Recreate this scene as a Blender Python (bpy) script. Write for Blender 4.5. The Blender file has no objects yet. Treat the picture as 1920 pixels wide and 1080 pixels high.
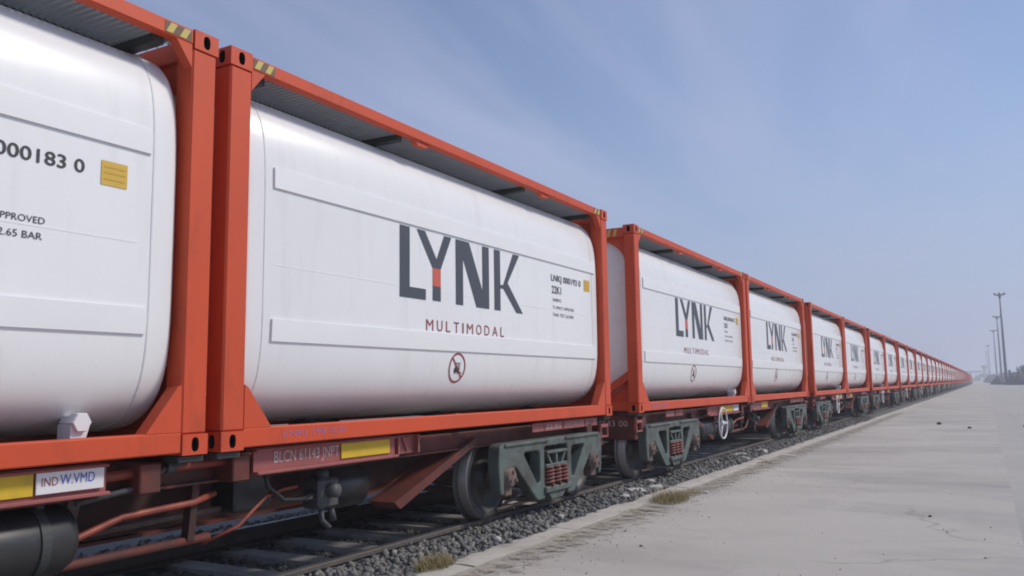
import bpy, bmesh, math, random
import numpy as np
from mathutils import Vector, Matrix

random.seed(7)
RNG = np.random.default_rng(11)
SC = bpy.context.scene
COL = SC.collection
R = math.radians

# ------------------------------------------------------------------ camera
cam_d = bpy.data.cameras.new('camera')
cam = bpy.data.objects.new('camera', cam_d)
COL.objects.link(cam)
YAW, PITCH, ROLL = 0.50896, 0.11659, -0.013534
fwd = Vector((-math.sin(YAW) * math.cos(PITCH), math.cos(YAW) * math.cos(PITCH), math.sin(PITCH)))
rgt = Vector((math.cos(YAW), math.sin(YAW), 0))
upv = rgt.cross(fwd)
r2 = rgt * math.cos(ROLL) + upv * math.sin(ROLL)
u2 = -rgt * math.sin(ROLL) + upv * math.cos(ROLL)
m = Matrix((r2, u2, -fwd)).transposed().to_4x4()
m.translation = Vector((4.007, 0.0, 1.3656))
cam.matrix_world = m
cam_d.sensor_width = 36.0
cam_d.lens = 36.0 * 1577.4 / 1920.0
cam_d.clip_start = 0.05
cam_d.clip_end = 12000
SC.camera = cam

# ------------------------------------------------------------------ sky and sun
SUN_AZ, SUN_EL = R(52), R(43)          # clockwise from +Y, above the horizon
W = bpy.data.worlds.new('World')
SC.world = W
W.use_nodes = True
nt = W.node_tree
nt.nodes.clear()
wo = nt.nodes.new('ShaderNodeOutputWorld')
bg = nt.nodes.new('ShaderNodeBackground')
sky = nt.nodes.new('ShaderNodeTexSky')
sky.sky_type = 'NISHITA'
sky.sun_disc = False
sky.sun_elevation = SUN_EL
sky.sun_rotation = SUN_AZ
sky.altitude = 0
sky.air_density = 1.0
sky.dust_density = 0.8
sky.ozone_density = 5.0
# thin veil of high cirrus over the clear sky
# (laid out on a flat sheet overhead, so the streaks draw together towards the horizon)
def wn(kind, **kw):
    n_ = nt.nodes.new(kind)
    for k_, v_ in kw.items():
        setattr(n_, k_, v_)
    return n_


wl = nt.links.new
tc = wn('ShaderNodeTexCoord')
sx = wn('ShaderNodeSeparateXYZ')
wl(tc.outputs['Generated'], sx.inputs[0])
za = wn('ShaderNodeMath', operation='MAXIMUM'); za.inputs[1].default_value = 0.0
wl(sx.outputs['Z'], za.inputs[0])
zb = wn('ShaderNodeMath', operation='ADD'); zb.inputs[1].default_value = 0.13
wl(za.outputs[0], zb.inputs[0])
ua = wn('ShaderNodeMath', operation='DIVIDE'); wl(sx.outputs['X'], ua.inputs[0]); wl(zb.outputs[0], ua.inputs[1])
va = wn('ShaderNodeMath', operation='DIVIDE'); wl(sx.outputs['Y'], va.inputs[0]); wl(zb.outputs[0], va.inputs[1])
cx = wn('ShaderNodeCombineXYZ'); wl(ua.outputs[0], cx.inputs['X']); wl(va.outputs[0], cx.inputs['Y'])
CIRRUS = (0.7, 3.3, 0.0)
facs = []
for rot, stc, sc_, det, dist, lo, hi in ((R(8), (1.3, 0.5, 1), 0.75, 5, 0.6, 0.36, 0.68), (R(0), (2.2, 0.4, 1), 1.5, 7, 1.1, 0.42, 0.78)):
    mp = wn('ShaderNodeMapping')
    mp.inputs['Location'].default_value = CIRRUS
    mp.inputs['Rotation'].default_value = (0, 0, rot)
    mp.inputs['Scale'].default_value = stc
    nz = wn('ShaderNodeTexNoise')
    nz.inputs['Scale'].default_value = sc_
    nz.inputs['Detail'].default_value = det
    nz.inputs['Roughness'].default_value = 0.52
    nz.inputs['Distortion'].default_value = dist
    mr = wn('ShaderNodeMapRange', interpolation_type='SMOOTHSTEP')
    mr.inputs['From Min'].default_value = lo
    mr.inputs['From Max'].default_value = hi
    wl(cx.outputs[0], mp.inputs['Vector']); wl(mp.outputs[0], nz.inputs['Vector']); wl(nz.outputs['Fac'], mr.inputs['Value'])
    facs.append(mr.outputs[0])
f1 = wn('ShaderNodeMath', operation='MULTIPLY_ADD'); f1.inputs[1].default_value = 0.36; f1.inputs[2].default_value = 0.12
wl(facs[0], f1.inputs[0])
f2 = wn('ShaderNodeMath', operation='MULTIPLY_ADD'); f2.inputs[1].default_value = 0.12
wl(facs[1], f2.inputs[0]); wl(f1.outputs[0], f2.inputs[2])
mx = wn('ShaderNodeMixRGB')
mx.inputs['Color2'].default_value = (4.7, 4.95, 6.8, 1)
wl(f2.outputs[0], mx.inputs['Fac'])
wl(sky.outputs['Color'], mx.inputs['Color1'])
# even band of dust haze low in the sky, all round
hb = wn('ShaderNodeMapRange', interpolation_type='SMOOTHSTEP')
hb.inputs['From Min'].default_value = 0.0
hb.inputs['From Max'].default_value = 0.34
hb.inputs['To Min'].default_value = 0.82
hb.inputs['To Max'].default_value = 0.0
wl(za.outputs[0], hb.inputs['Value'])
mh = wn('ShaderNodeMixRGB')
mh.inputs['Color2'].default_value = (3.35, 3.72, 5.25, 1)
wl(hb.outputs[0], mh.inputs['Fac'])
wl(mx.outputs['Color'], mh.inputs['Color1'])
wl(mh.outputs['Color'], bg.inputs['Color'])
bg.inputs['Strength'].default_value = 0.115
nt.links.new(bg.outputs['Background'], wo.inputs['Surface'])

sd = bpy.data.lights.new('sun', 'SUN')
sd.energy = 2.65
sd.angle = R(9)
sd.color = (1.0, 0.93, 0.83)
sun = bpy.data.objects.new('sun', sd)
COL.objects.link(sun)
sdir = Vector((math.sin(SUN_AZ) * math.cos(SUN_EL), math.cos(SUN_AZ) * math.cos(SUN_EL), math.sin(SUN_EL)))
sun.rotation_euler = sdir.to_track_quat('Z', 'Y').to_euler()
sun.location = sdir * 60

SC.view_settings.view_transform = 'Standard'
SC.view_settings.look = 'None'
SC.view_settings.exposure = 0.0
SC.view_settings.gamma = 1.0
SC.render.engine = 'CYCLES'
SC.cycles.max_bounces = 8
SC.cycles.volume_bounces = 1
SC.cycles.filter_width = 1.9

# ------------------------------------------------------------------ materials
MATS = {}


def mat(name, base, var=None, rough=0.6, metal=0.0, scale=3.0, amount=0.5, stretch=(1, 1, 1), bump=0.0,
        bscale=40.0, stain=None, stain_scale=1.2, stain_lo=0.55, stain_hi=0.75, stain_amt=0.6, stain_stretch=(1, 1, 1),
        coat=0.0, rvar=0.12, spec=0.5, wave=0.0, grit=None, grit_scale=60, world=False, light=None, light_scale=0.8, light_stretch=(1, 1, 1), crack=None, tyre=None):
    m = bpy.data.materials.new(name)
    m.use_nodes = True
    t = m.node_tree
    b = t.nodes['Principled BSDF']
    L = t.links.new
    co = t.nodes.new('ShaderNodeTexCoord')
    oi = t.nodes.new('ShaderNodeObjectInfo')
    ad = t.nodes.new('ShaderNodeVectorMath'); ad.operation = 'MULTIPLY_ADD'
    ad.inputs[1].default_value = (0, 0, 0) if world else (31.7, 57.3, 13.1)
    L(oi.outputs['Random'], ad.inputs[0])
    L(co.outputs['Object'], ad.inputs[2])

    def noise(sc, st, det=6, ro=0.6):
        mpn = t.nodes.new('ShaderNodeMapping')
        mpn.inputs['Scale'].default_value = st
        n = t.nodes.new('ShaderNodeTexNoise')
        n.inputs['Scale'].default_value = sc
        n.inputs['Detail'].default_value = det
        n.inputs['Roughness'].default_value = ro
        L(ad.outputs[0], mpn.inputs['Vector'])
        L(mpn.outputs[0], n.inputs['Vector'])
        return n.outputs['Fac']

    def ramp(src, lo, hi, amt):
        mr = t.nodes.new('ShaderNodeMapRange')
        mr.inputs['From Min'].default_value = lo
        mr.inputs['From Max'].default_value = hi
        mr.inputs['To Max'].default_value = amt
        L(src, mr.inputs['Value'])
        return mr.outputs['Result']

    def mix(f, a, c):
        mm = t.nodes.new('ShaderNodeMixRGB')
        if isinstance(a, tuple):
            mm.inputs['Color1'].default_value = (*a, 1)
        else:
            L(a, mm.inputs['Color1'])
        mm.inputs['Color2'].default_value = (*c, 1)
        L(f, mm.inputs['Fac'])
        return mm.outputs['Color']
    n1 = noise(scale, stretch)
    col = mix(ramp(n1, 0.3, 0.7, amount), base, var or tuple(v * 0.75 for v in base))
    if stain:
        col = mix(ramp(noise(stain_scale, stain_stretch, 7, 0.65), stain_lo, stain_hi, stain_amt), col, stain)
    if light:
        col = mix(ramp(noise(light_scale, light_stretch, 8, 0.7), 0.60, 0.74, 0.55), col, light)
    if grit:
        col = mix(ramp(noise(grit_scale, (1, 1, 1), 3, 0.5), 0.54, 0.7, 0.4), col, grit)
    if tyre:
        tm_ = ramp(noise(1.0, (2.2, 0.035, 1), 3, 0.6), 0.56, 0.70, 0.45)
        br_ = ramp(noise(0.22, (1, 1, 1), 4, 0.6), 0.45, 0.6, 1.0)
        mm_ = t.nodes.new('ShaderNodeMath'); mm_.operation = 'MULTIPLY'
        L(tm_, mm_.inputs[0]); L(br_, mm_.inputs[1])
        col = mix(mm_.outputs[0], col, tyre)
    if crack:
        dn = t.nodes.new('ShaderNodeTexNoise')
        dn.inputs['Scale'].default_value = 1.6
        dn.inputs['Detail'].default_value = 5
        L(ad.outputs[0], dn.inputs['Vector'])
        dv_ = t.nodes.new('ShaderNodeVectorMath'); dv_.operation = 'MULTIPLY_ADD'
        dv_.inputs[1].default_value = (0.7, 0.7, 0)
        L(dn.outputs['Color'], dv_.inputs[0]); L(ad.outputs[0], dv_.inputs[2])
        vo = t.nodes.new('ShaderNodeTexVoronoi')
        vo.feature = 'DISTANCE_TO_EDGE'
        vo.inputs['Scale'].default_value = 0.33
        L(dv_.outputs[0], vo.inputs['Vector'])
        cr_ = ramp(vo.outputs['Distance'], 0.0045, 0.0, 0.42)
        ms_ = ramp(noise(0.35, (1, 1, 1), 3, 0.5), 0.46, 0.54, 1.0)
        mm_ = t.nodes.new('ShaderNodeMath'); mm_.operation = 'MULTIPLY'
        L(cr_, mm_.inputs[0]); L(ms_, mm_.inputs[1])
        col = mix(mm_.outputs[0], col, crack)
    L(col, b.inputs['Base Color'])
    rr = ramp(n1, 0.3, 0.7, 1.0)
    mr = t.nodes.new('ShaderNodeMath'); mr.operation = 'MULTIPLY_ADD'
    mr.inputs[1].default_value = rvar
    mr.inputs[2].default_value = rough
    L(rr, mr.inputs[0])
    L(mr.outputs[0], b.inputs['Roughness'])
    b.inputs['Metallic'].default_value = metal
    b.inputs['Specular IOR Level'].default_value = spec
    if coat:
        b.inputs['Coat Weight'].default_value = coat
        b.inputs['Coat Roughness'].default_value = 0.12
    if bump or wave:
        src = noise(bscale, (1, 1, 1), 5, 0.6) if bump else noise(wave, (1, 0.5, 1), 1, 0.4)
        bp = t.nodes.new('ShaderNodeBump')
        bp.inputs['Strength'].default_value = bump if bump else 0.25
        bp.inputs['Distance'].default_value = 0.01 if bump else 0.012
        L(src, bp.inputs['Height'])
        L(bp.outputs['Normal'], b.inputs['Normal'])
    MATS[name] = m
    return m


mat('tank_white', (0.83, 0.835, 0.84), (0.755, 0.765, 0.775), rough=0.22, scale=0.8, amount=0.6, wave=1.5,
    stain=(0.56, 0.55, 0.53), stain_scale=2.2, stain_stretch=(1, 3.0, 0.35), stain_lo=0.54, stain_hi=0.80, stain_amt=0.36, rvar=0.1)
mat('tank_strip', (0.83, 0.835, 0.84), (0.75, 0.76, 0.77), rough=0.32, scale=2.0, amount=0.5, rvar=0.1)
mat('seam_sealant', (0.70, 0.71, 0.72), rough=0.5)
mat('frame_orange', (0.63, 0.078, 0.021), (0.52, 0.072, 0.027), rough=0.47, scale=1.7, amount=0.8, bump=0.10, bscale=9, spec=0.4,
    stain=(0.27, 0.045, 0.022), stain_scale=3.5, stain_stretch=(1, 1, 0.4), stain_lo=0.55, stain_hi=0.75, stain_amt=0.5,
    light=(0.64, 0.14, 0.07), light_scale=4.0, light_stretch=(1, 1, 0.5))
mat('hole_dark', (0.012, 0.008, 0.007), rough=0.8)
mat('grating_grey', (0.34, 0.345, 0.355), (0.24, 0.245, 0.255), rough=0.5, scale=6)
mat('bracket_dark', (0.045, 0.05, 0.05), rough=0.6)
mat('letter_grey', (0.055, 0.064, 0.082), (0.07, 0.08, 0.10), rough=0.4, scale=4)
mat('letter_red', (0.62, 0.12, 0.07), rough=0.4)
mat('letter_maroon', (0.27, 0.035, 0.05), (0.36, 0.08, 0.09), rough=0.45, scale=8)
mat('letter_black', (0.035, 0.038, 0.045), rough=0.5)
mat('label_yellow', (0.66, 0.42, 0.05), (0.56, 0.36, 0.07), rough=0.5, scale=14)
mat('label_line', (0.55, 0.34, 0.04), rough=0.5)
mat('hazard_yellow', (0.60, 0.47, 0.12), rough=0.5)
mat('hazard_black', (0.16, 0.10, 0.06), rough=0.55)
mat('wagon_red', (0.15, 0.031, 0.022), (0.075, 0.02, 0.016), rough=0.6, scale=4, amount=0.8, bump=0.15, bscale=30,
    stain=(0.035, 0.026, 0.023), stain_scale=2.6, stain_lo=0.46, stain_hi=0.7, stain_amt=0.8)
mat('girder_shade', (0.055, 0.020, 0.018), (0.035, 0.016, 0.014), rough=0.7, scale=3, amount=0.9, stain=(0.09, 0.03, 0.026), stain_scale=2, stain_amt=0.7)  # shade under the wagon put into the colour of the recessed plates
mat('pipe_red', (0.29, 0.055, 0.032), (0.12, 0.03, 0.022), rough=0.5, scale=6, amount=0.8)
mat('sill_pink', (0.34, 0.10, 0.095), (0.25, 0.07, 0.065), rough=0.55, scale=5, amount=0.7,
    stain=(0.13, 0.06, 0.055), stain_scale=6, stain_amt=0.7)
mat('paint_white', (0.74, 0.74, 0.76), (0.62, 0.61, 0.62), rough=0.5, scale=9)
mat('worn_white', (0.60, 0.55, 0.55), (0.38, 0.22, 0.21), rough=0.6, scale=24, amount=0.9)
mat('board_yellow', (0.66, 0.46, 0.02), (0.52, 0.34, 0.03), rough=0.5, scale=7, stain=(0.3, 0.18, 0.05), stain_scale=5, stain_amt=0.5)
mat('letter_blue', (0.03, 0.06, 0.42), (0.06, 0.12, 0.5), rough=0.45)
mat('chalk_blue', (0.22, 0.17, 0.42), (0.42, 0.13, 0.22), rough=0.7, scale=22, amount=1.0)
mat('bogie_green', (0.115, 0.150, 0.137), (0.075, 0.098, 0.092), rough=0.55, scale=5, amount=0.8, bump=0.2, bscale=45,
    stain=(0.05, 0.043, 0.036), stain_scale=4.0, stain_lo=0.46, stain_hi=0.66, stain_amt=0.85, grit=(0.085, 0.06, 0.045), grit_scale=18)
mat('wheel_steel', (0.095, 0.095, 0.097), (0.05, 0.05, 0.051), rough=0.5, metal=0.35, scale=6, amount=0.9,
    stain=(0.15, 0.135, 0.125), stain_scale=3.0, stain_amt=0.4)
mat('tread_steel', (0.34, 0.33, 0.32), (0.22, 0.21, 0.20), rough=0.4, metal=0.6, scale=5)
mat('axle_rust', (0.19, 0.135, 0.12), (0.10, 0.07, 0.062), rough=0.75, scale=9, amount=0.9, bump=0.3, bscale=60)
mat('spring_red', (0.26, 0.085, 0.07), (0.13, 0.05, 0.043), rough=0.65, scale=12, amount=0.9, stain=(0.055, 0.04, 0.035), stain_scale=7, stain_amt=0.8)
mat('black_paint', (0.022, 0.023, 0.026), (0.035, 0.035, 0.037), rough=0.33, scale=5, stain=(0.10, 0.09, 0.08), stain_scale=4, stain_amt=0.35)
mat('valve_grey', (0.085, 0.088, 0.098), (0.045, 0.045, 0.05), rough=0.55, scale=10, amount=0.9)
mat('rail_side', (0.085, 0.074, 0.066), (0.13, 0.115, 0.10), rough=0.75, scale=8, amount=0.9, bump=0.2)
mat('rail_top', (0.19, 0.185, 0.18), (0.11, 0.10, 0.095), rough=0.42, metal=0.6, scale=3, amount=0.8)
mat('sleeper_concrete', (0.44, 0.42, 0.39), (0.31, 0.29, 0.265), rough=0.85, scale=6, amount=0.9, bump=0.3, bscale=50,
    stain=(0.09, 0.08, 0.07), stain_scale=3, stain_amt=0.8)
mat('stone_grey', (0.215, 0.210, 0.200), (0.115, 0.113, 0.110), rough=0.9, scale=1.5, amount=1.0, bump=0.3, bscale=60,
    stain=(0.38, 0.35, 0.31), stain_scale=9, stain_lo=0.56, stain_hi=0.66, stain_amt=0.8)
mat('ballast_ground', (0.17, 0.168, 0.165), (0.09, 0.09, 0.09), rough=0.95, scale=22, amount=1.0, bump=0.9, bscale=26,
    stain=(0.17, 0.155, 0.135), stain_scale=1.3, stain_amt=0.5)
mat('platform_concrete', (0.475, 0.447, 0.408), (0.40, 0.375, 0.342), rough=0.85, scale=0.32, amount=1.0, bump=0.25, bscale=55,
    stretch=(0.5, 1.3, 1), stain=(0.24, 0.228, 0.216), stain_scale=0.38, stain_stretch=(0.7, 1.15, 1), stain_lo=0.47, stain_hi=0.70, stain_amt=0.75,
    grit=(0.35, 0.335, 0.315), grit_scale=30, light=(0.57, 0.55, 0.515), light_scale=0.9, light_stretch=(0.45, 1.6, 1), world=True,
    crack=(0.17, 0.155, 0.135), tyre=(0.30, 0.283, 0.26))
mat('apron_concrete', (0.43, 0.408, 0.378), (0.36, 0.342, 0.318), rough=0.85, scale=0.5, amount=0.9, bump=0.2, bscale=50,
    stain=(0.25, 0.24, 0.235), stain_scale=0.35, stain_lo=0.5, stain_hi=0.75, stain_amt=0.6,
    light=(0.50, 0.485, 0.465), light_scale=0.5, light_stretch=(0.6, 1.2, 1), world=True,
    crack=(0.17, 0.155, 0.135), tyre=(0.28, 0.265, 0.245))
mat('joint_filler', (0.30, 0.288, 0.27), (0.40, 0.385, 0.365), rough=0.95, scale=3, amount=1.0, world=True)
mat('kerb_concrete', (0.51, 0.485, 0.44), (0.39, 0.365, 0.325), rough=0.9, scale=2.4, amount=0.9, bump=0.5, bscale=45,
    stain=(0.24, 0.21, 0.17), stain_scale=4, stain_lo=0.54, stain_hi=0.72, stain_amt=0.75)
mat('rubble_white', (0.54, 0.53, 0.51), (0.40, 0.38, 0.35), rough=0.95, scale=9, amount=0.9, bump=0.4, bscale=50)
mat('sand_grit', (0.385, 0.352, 0.30), (0.30, 0.275, 0.235), rough=0.95, scale=9, amount=0.9, bump=0.5, bscale=70)
mat('dry_grass', (0.36, 0.30, 0.15), (0.23, 0.20, 0.09), rough=0.9, scale=6)
mat('dark_stone', (0.055, 0.052, 0.05), rough=0.9)
mat('yard_ground', (0.27, 0.26, 0.25), (0.20, 0.195, 0.19), rough=0.95, scale=0.12, amount=0.9, world=True)
mat('mast_steel', (0.09, 0.10, 0.125), rough=0.5, metal=0.3)
mat('coal_dark', (0.040, 0.038, 0.045), (0.065, 0.058, 0.065), rough=0.95, scale=0.6, amount=0.9, bump=0.6, bscale=3)
mat('tarp_purple', (0.085, 0.055, 0.10), (0.05, 0.04, 0.07), rough=0.6, scale=0.8)
mat('far_leaf', (0.050, 0.072, 0.045), (0.03, 0.05, 0.032), rough=0.9, scale=0.3)
mat('far_wall', (0.22, 0.22, 0.23), rough=0.9, scale=0.2)
mat('bark', (0.08, 0.06, 0.045), rough=0.9)

# ------------------------------------------------------------------ mesh helpers


class MB:
    """collects vertices, faces and a material slot for each face"""

    def __init__(self):
        self.v, self.f, self.mi, self.sm = [], [], [], []

    def add(self, vs, fs, mi=0, smooth=False):
        o = len(self.v)
        self.v += [tuple(p) for p in vs]
        self.f += [tuple(i + o for i in f) for f in fs]
        self.mi += [mi] * len(fs)
        self.sm += [smooth] * len(fs)
        return self

    def box(self, x0, x1, y0, y1, z0, z1, ch=0.0, mi=0):
        if x0 > x1: x0, x1 = x1, x0
        if y0 > y1: y0, y1 = y1, y0
        if z0 > z1: z0, z1 = z1, z0
        if ch <= 0:
            vs = [(x, y, z) for x in (x0, x1) for y in (y0, y1) for z in (z0, z1)]
            fs = [(0, 1, 3, 2), (4, 6, 7, 5), (0, 4, 5, 1), (2, 3, 7, 6), (0, 2, 6, 4), (1, 5, 7, 3)]
            return self.add(vs, fs, mi)
        bm = bmesh.new()
        bmesh.ops.create_cube(bm, size=1)
        for v in bm.verts:
            v.co = ((x0 + x1) / 2 + v.co.x * (x1 - x0), (y0 + y1) / 2 + v.co.y * (y1 - y0), (z0 + z1) / 2 + v.co.z * (z1 - z0))
        bmesh.ops.bevel(bm, geom=bm.edges[:], offset=ch, segments=1, affect='EDGES')
        return self.from_bm(bm, mi)

    def from_bm(self, bm, mi=0, smooth=False):
        bm.verts.index_update()
        self.add([v.co[:] for v in bm.verts], [[v.index for v in f.verts] for f in bm.faces], mi, smooth)
        bm.free()
        return self

    def prism(self, poly, axis, a, b, mi=0):
        """poly: 2D outline, counter-clockwise or not; extruded along axis from a to b"""
        n = len(poly)

        def pt(q, w):
            return {'x': (w, q[0], q[1]), 'y': (q[0], w, q[1]), 'z': (q[0], q[1], w)}[axis]
        vs = [pt(q, a) for q in poly] + [pt(q, b) for q in poly]
        fs = [tuple(range(n))[::-1], tuple(range(n, 2 * n))]
        fs += [(i, (i + 1) % n, n + (i + 1) % n, n + i) for i in range(n)]
        bm = bmesh.new()
        bv = [bm.verts.new(p) for p in vs]
        for f in fs:
            bm.faces.new([bv[i] for i in f])
        bmesh.ops.recalc_face_normals(bm, faces=bm.faces[:])
        return self.from_bm(bm, mi)

    def tube(self, pts, r, n=8, mi=0, closed=False):
        pts = [Vector(p) for p in pts]
        rs = r if isinstance(r, (list, tuple)) else [r] * len(pts)
        vs, fs = [], []
        k = len(pts)
        prev = None
        for i, p in enumerate(pts):
            if closed:
                d = pts[(i + 1) % k] - pts[i - 1]
            else:
                d = (pts[min(i + 1, k - 1)] - pts[max(i - 1, 0)])
            d.normalize()
            ref = prev if prev is not None else (Vector((0, 0, 1)) if abs(d.z) < 0.9 else Vector((1, 0, 0)))
            a = (ref - d * ref.dot(d)).normalized()
            prev = a
            b = d.cross(a)
            for j in range(n):
                t = 2 * math.pi * j / n
                vs.append(p + (a * math.cos(t) + b * math.sin(t)) * rs[i])
        rng = k if closed else k - 1
        for i in range(rng):
            for j in range(n):
                i2 = (i + 1) % k
                fs.append((i * n + j, i * n + (j + 1) % n, i2 * n + (j + 1) % n, i2 * n + j))
        self.add(vs, fs, mi, True)
        if not closed:
            o = len(self.v) - len(vs)
            self.f.append(tuple(o + j for j in range(n))[::-1]); self.mi.append(mi); self.sm.append(False)
            self.f.append(tuple(o + (k - 1) * n + j for j in range(n))); self.mi.append(mi); self.sm.append(False)
        return self

    def lathe(self, prof, c, axis='x', n=32, mi=0, smooth=True):
        """prof: (along, radius) pairs; c: centre"""
        vs, fs = [], []
        for a, r in prof:
            for j in range(n):
                t = 2 * math.pi * j / n
                ca, sa = math.cos(t) * r, math.sin(t) * r
                vs.append({'x': (c[0] + a, c[1] + ca, c[2] + sa), 'y': (c[0] + ca, c[1] + a, c[2] + sa),
                           'z': (c[0] + ca, c[1] + sa, c[2] + a)}[axis])
        for i in range(len(prof) - 1):
            for j in range(n):
                fs.append((i * n + j, i * n + (j + 1) % n, (i + 1) * n + (j + 1) % n, (i + 1) * n + j))
        return self.add(vs, fs, mi, smooth)

    def move(self, dx=0, dy=0, dz=0):
        self.v = [(x + dx, y + dy, z + dz) for x, y, z in self.v]
        return self

    def merge(self, o, mi_off=0):
        k = len(self.v)
        self.v += o.v
        self.f += [tuple(i + k for i in f) for f in o.f]
        self.mi += [i + mi_off for i in o.mi]
        self.sm += o.sm
        return self

    def mesh(self, name, mats):
        me = bpy.data.meshes.new(name)
        me.from_pydata(self.v, [], self.f)
        for mn in ([mats] if isinstance(mats, str) else mats):
            me.materials.append(MATS[mn])
        me.polygons.foreach_set('material_index', self.mi)
        me.polygons.foreach_set('use_smooth', self.sm)
        bm = bmesh.new(); bm.from_mesh(me)
        bmesh.ops.recalc_face_normals(bm, faces=bm.faces[:])
        bm.to_mesh(me); bm.free()
        return me


def link(name, me, parent=None, loc=(0, 0, 0)):
    o = bpy.data.objects.new(name, me)
    COL.objects.link(o)
    o.location = loc
    if parent is not None:
        o.parent = parent
    return o


def tag(o, label=None, cat=None, group=None, kind=None):
    if label: o['label'] = label
    if cat: o['category'] = cat
    if group: o['group'] = group
    if kind: o['kind'] = kind
    return o


def text_polys(s, w, h, bold=0.0):
    """flat text mesh in (u, v), scaled to width w and cap height h"""
    cu = bpy.data.curves.new('t', 'FONT')
    cu.body = s
    cu.resolution_u = 3
    cu.offset = bold
    ob = bpy.data.objects.new('t', cu)
    COL.objects.link(ob)
    dg = bpy.context.evaluated_depsgraph_get()
    me = bpy.data.meshes.new_from_object(ob.evaluated_get(dg))
    vs = [v.co.copy() for v in me.vertices]
    fs = [tuple(p.vertices) for p in me.polygons]
    bpy.data.objects.remove(ob)
    bpy.data.meshes.remove(me)
    x0, x1 = min(v.x for v in vs), max(v.x for v in vs)
    y0, y1 = min(v.y for v in vs), max(v.y for v in vs)
    return [((v.x - x0) / (x1 - x0) * w, (v.y - y0) / (y1 - y0) * h) for v in vs], fs


class Spec:
    """a thing described as parts: (name, mesh builder, material names, parent part or None)"""

    def __init__(self):
        self.parts = []
        self.meshes = None

    def part(self, name, mb, mats, parent=None, label=None):
        self.parts.append((name, mb, [mats] if isinstance(mats, str) else list(mats), parent, label))
        return len(self.parts) - 1

    def split(self, name, mb, mats, parent=None, label=None):
        """each connected piece becomes a part of its own"""
        par = list(range(len(mb.v)))

        def find(a):
            while par[a] != a:
                par[a] = par[par[a]]
                a = par[a]
            return a
        for f in mb.f:
            r0 = find(f[0])
            for i in f[1:]:
                par[find(i)] = r0
        groups = {}
        for fi, f in enumerate(mb.f):
            groups.setdefault(find(f[0]), []).append(fi)
        for fl in groups.values():
            o, mp_ = MB(), {}
            for fi in fl:
                f = []
                for i in mb.f[fi]:
                    if i not in mp_:
                        mp_[i] = len(o.v)
                        o.v.append(mb.v[i])
                    f.append(mp_[i])
                o.f.append(tuple(f)); o.mi.append(mb.mi[fi]); o.sm.append(mb.sm[fi])
            self.part(name, o, mats, parent, label)

    def build(self, name, loc, extra=(), skip=()):
        if self.meshes is None:
            self.meshes = [p[1].mesh(p[0], p[2]) for p in self.parts]
        root = bpy.data.objects.new(name, None)
        root.empty_display_size = 0.3
        COL.objects.link(root)
        root.location = loc
        obs = []
        for i, (n, mb, mt, par, lab) in enumerate(self.parts):
            if n in skip or (par is not None and obs[par] is None):
                obs.append(None)
                continue
            o = link(n, self.meshes[i], root if par is None else obs[par])
            if lab: o['label'] = lab
            if n.endswith(('_marks', '_lettering', '_grating')): o['kind'] = 'stuff'
            obs.append(o)
        return root, obs

    def merged(self, name, skip=()):
        allm, mb = [], MB()
        for n, b, mt, par, lab in self.parts:
            if n in skip:
                continue
            idx = []
            for x in mt:
                if x not in allm: allm.append(x)
                idx.append(allm.index(x))
            k = len(mb.v)
            mb.v += b.v
            mb.f += [tuple(i + k for i in f) for f in b.f]
            mb.mi += [idx[i] for i in b.mi]
            mb.sm += b.sm
        return mb.mesh(name, allm)


def bend(y):
    """the track swings gently left far down the line"""
    return -1.5e-5 * max(0.0, y - 120.0) ** 2


# ------------------------------------------------------------------ dimensions
L, WID, H = 6.058, 2.438, 2.53           # tank container
ZC = 1.0                                  # container floor above the platform
GAP, PITCH_W, W0 = 0.10, 13.143, 3.543    # gap on a wagon, wagon spacing, centre of the first wagon
TX = -WID / 2                             # track centre
RAIL = 0.10                               # rail head
NW = 45                                   # wagons in the rake

# ------------------------------------------------------------------ ground
PLAT_Y0, PLAT_Y1 = -14.0, 1500.0


def strip(name, x0, x1, ys, z, matn, follow0=False, follow1=False, nx=1):
    mb = MB()
    vs, fs = [], []
    for y in ys:
        a = x0 + (bend(y) if follow0 else 0)
        b = x1 + (bend(y) if follow1 else 0)
        for i in range(nx + 1):
            vs.append((a + (b - a) * i / nx, y, z))
    for j in range(len(ys) - 1):
        for i in range(nx):
            k = j * (nx + 1) + i
            fs.append((k, k + 1, k + nx + 2, k + nx + 1))
    mb.add(vs, fs)
    o = link(name, mb.mesh(name, matn))
    tag(o, kind='structure')
    return o


ysl = [-14, 0, 20, 60, 120] + list(range(160, 1501, 60))
strip('ground', -1400, 1400, [-200, 0, 400, 1000, 2600], -0.30, 'yard_ground')
strip('platform', 0.52, 4.188, ysl, 0.0, 'platform_concrete', True, False)
strip('concrete_apron', 4.186, 120, ysl, -0.004, 'apron_concrete')

# ballast bed: cross-section swept along the line
prof = [(-6.5, -0.28), (-4.3, -0.20), (-3.1, -0.08), (-2.45, -0.03), (-2.1, -0.085), (-1.9, -0.115), (-1.2, -0.12), (-0.55, -0.115),
        (-0.36, -0.01), (-0.25, 0.035), (0.05, 0.015), (0.26, -0.02), (0.55, -0.05)]
mb = MB()
vs, fs = [], []
by = list(np.arange(-6, 40, 0.35)) + list(np.arange(40, 130, 4.0)) + list(range(130, 760, 30))
n = len(prof)
for y in by:
    for (x, z) in prof:
        jz = RNG.normal(0, 0.008) if y < 40 else 0
        vs.append((x + bend(y), y, z + jz))
for j in range(len(by) - 1):
    for i in range(n - 1):
        fs.append((j * n + i, j * n + i + 1, (j + 1) * n + i + 1, (j + 1) * n + i))
mb.add(vs, fs, 0, True)
tag(link('ballast_bed', mb.mesh('ballast_bed', 'ballast_ground')), kind='structure')

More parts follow.
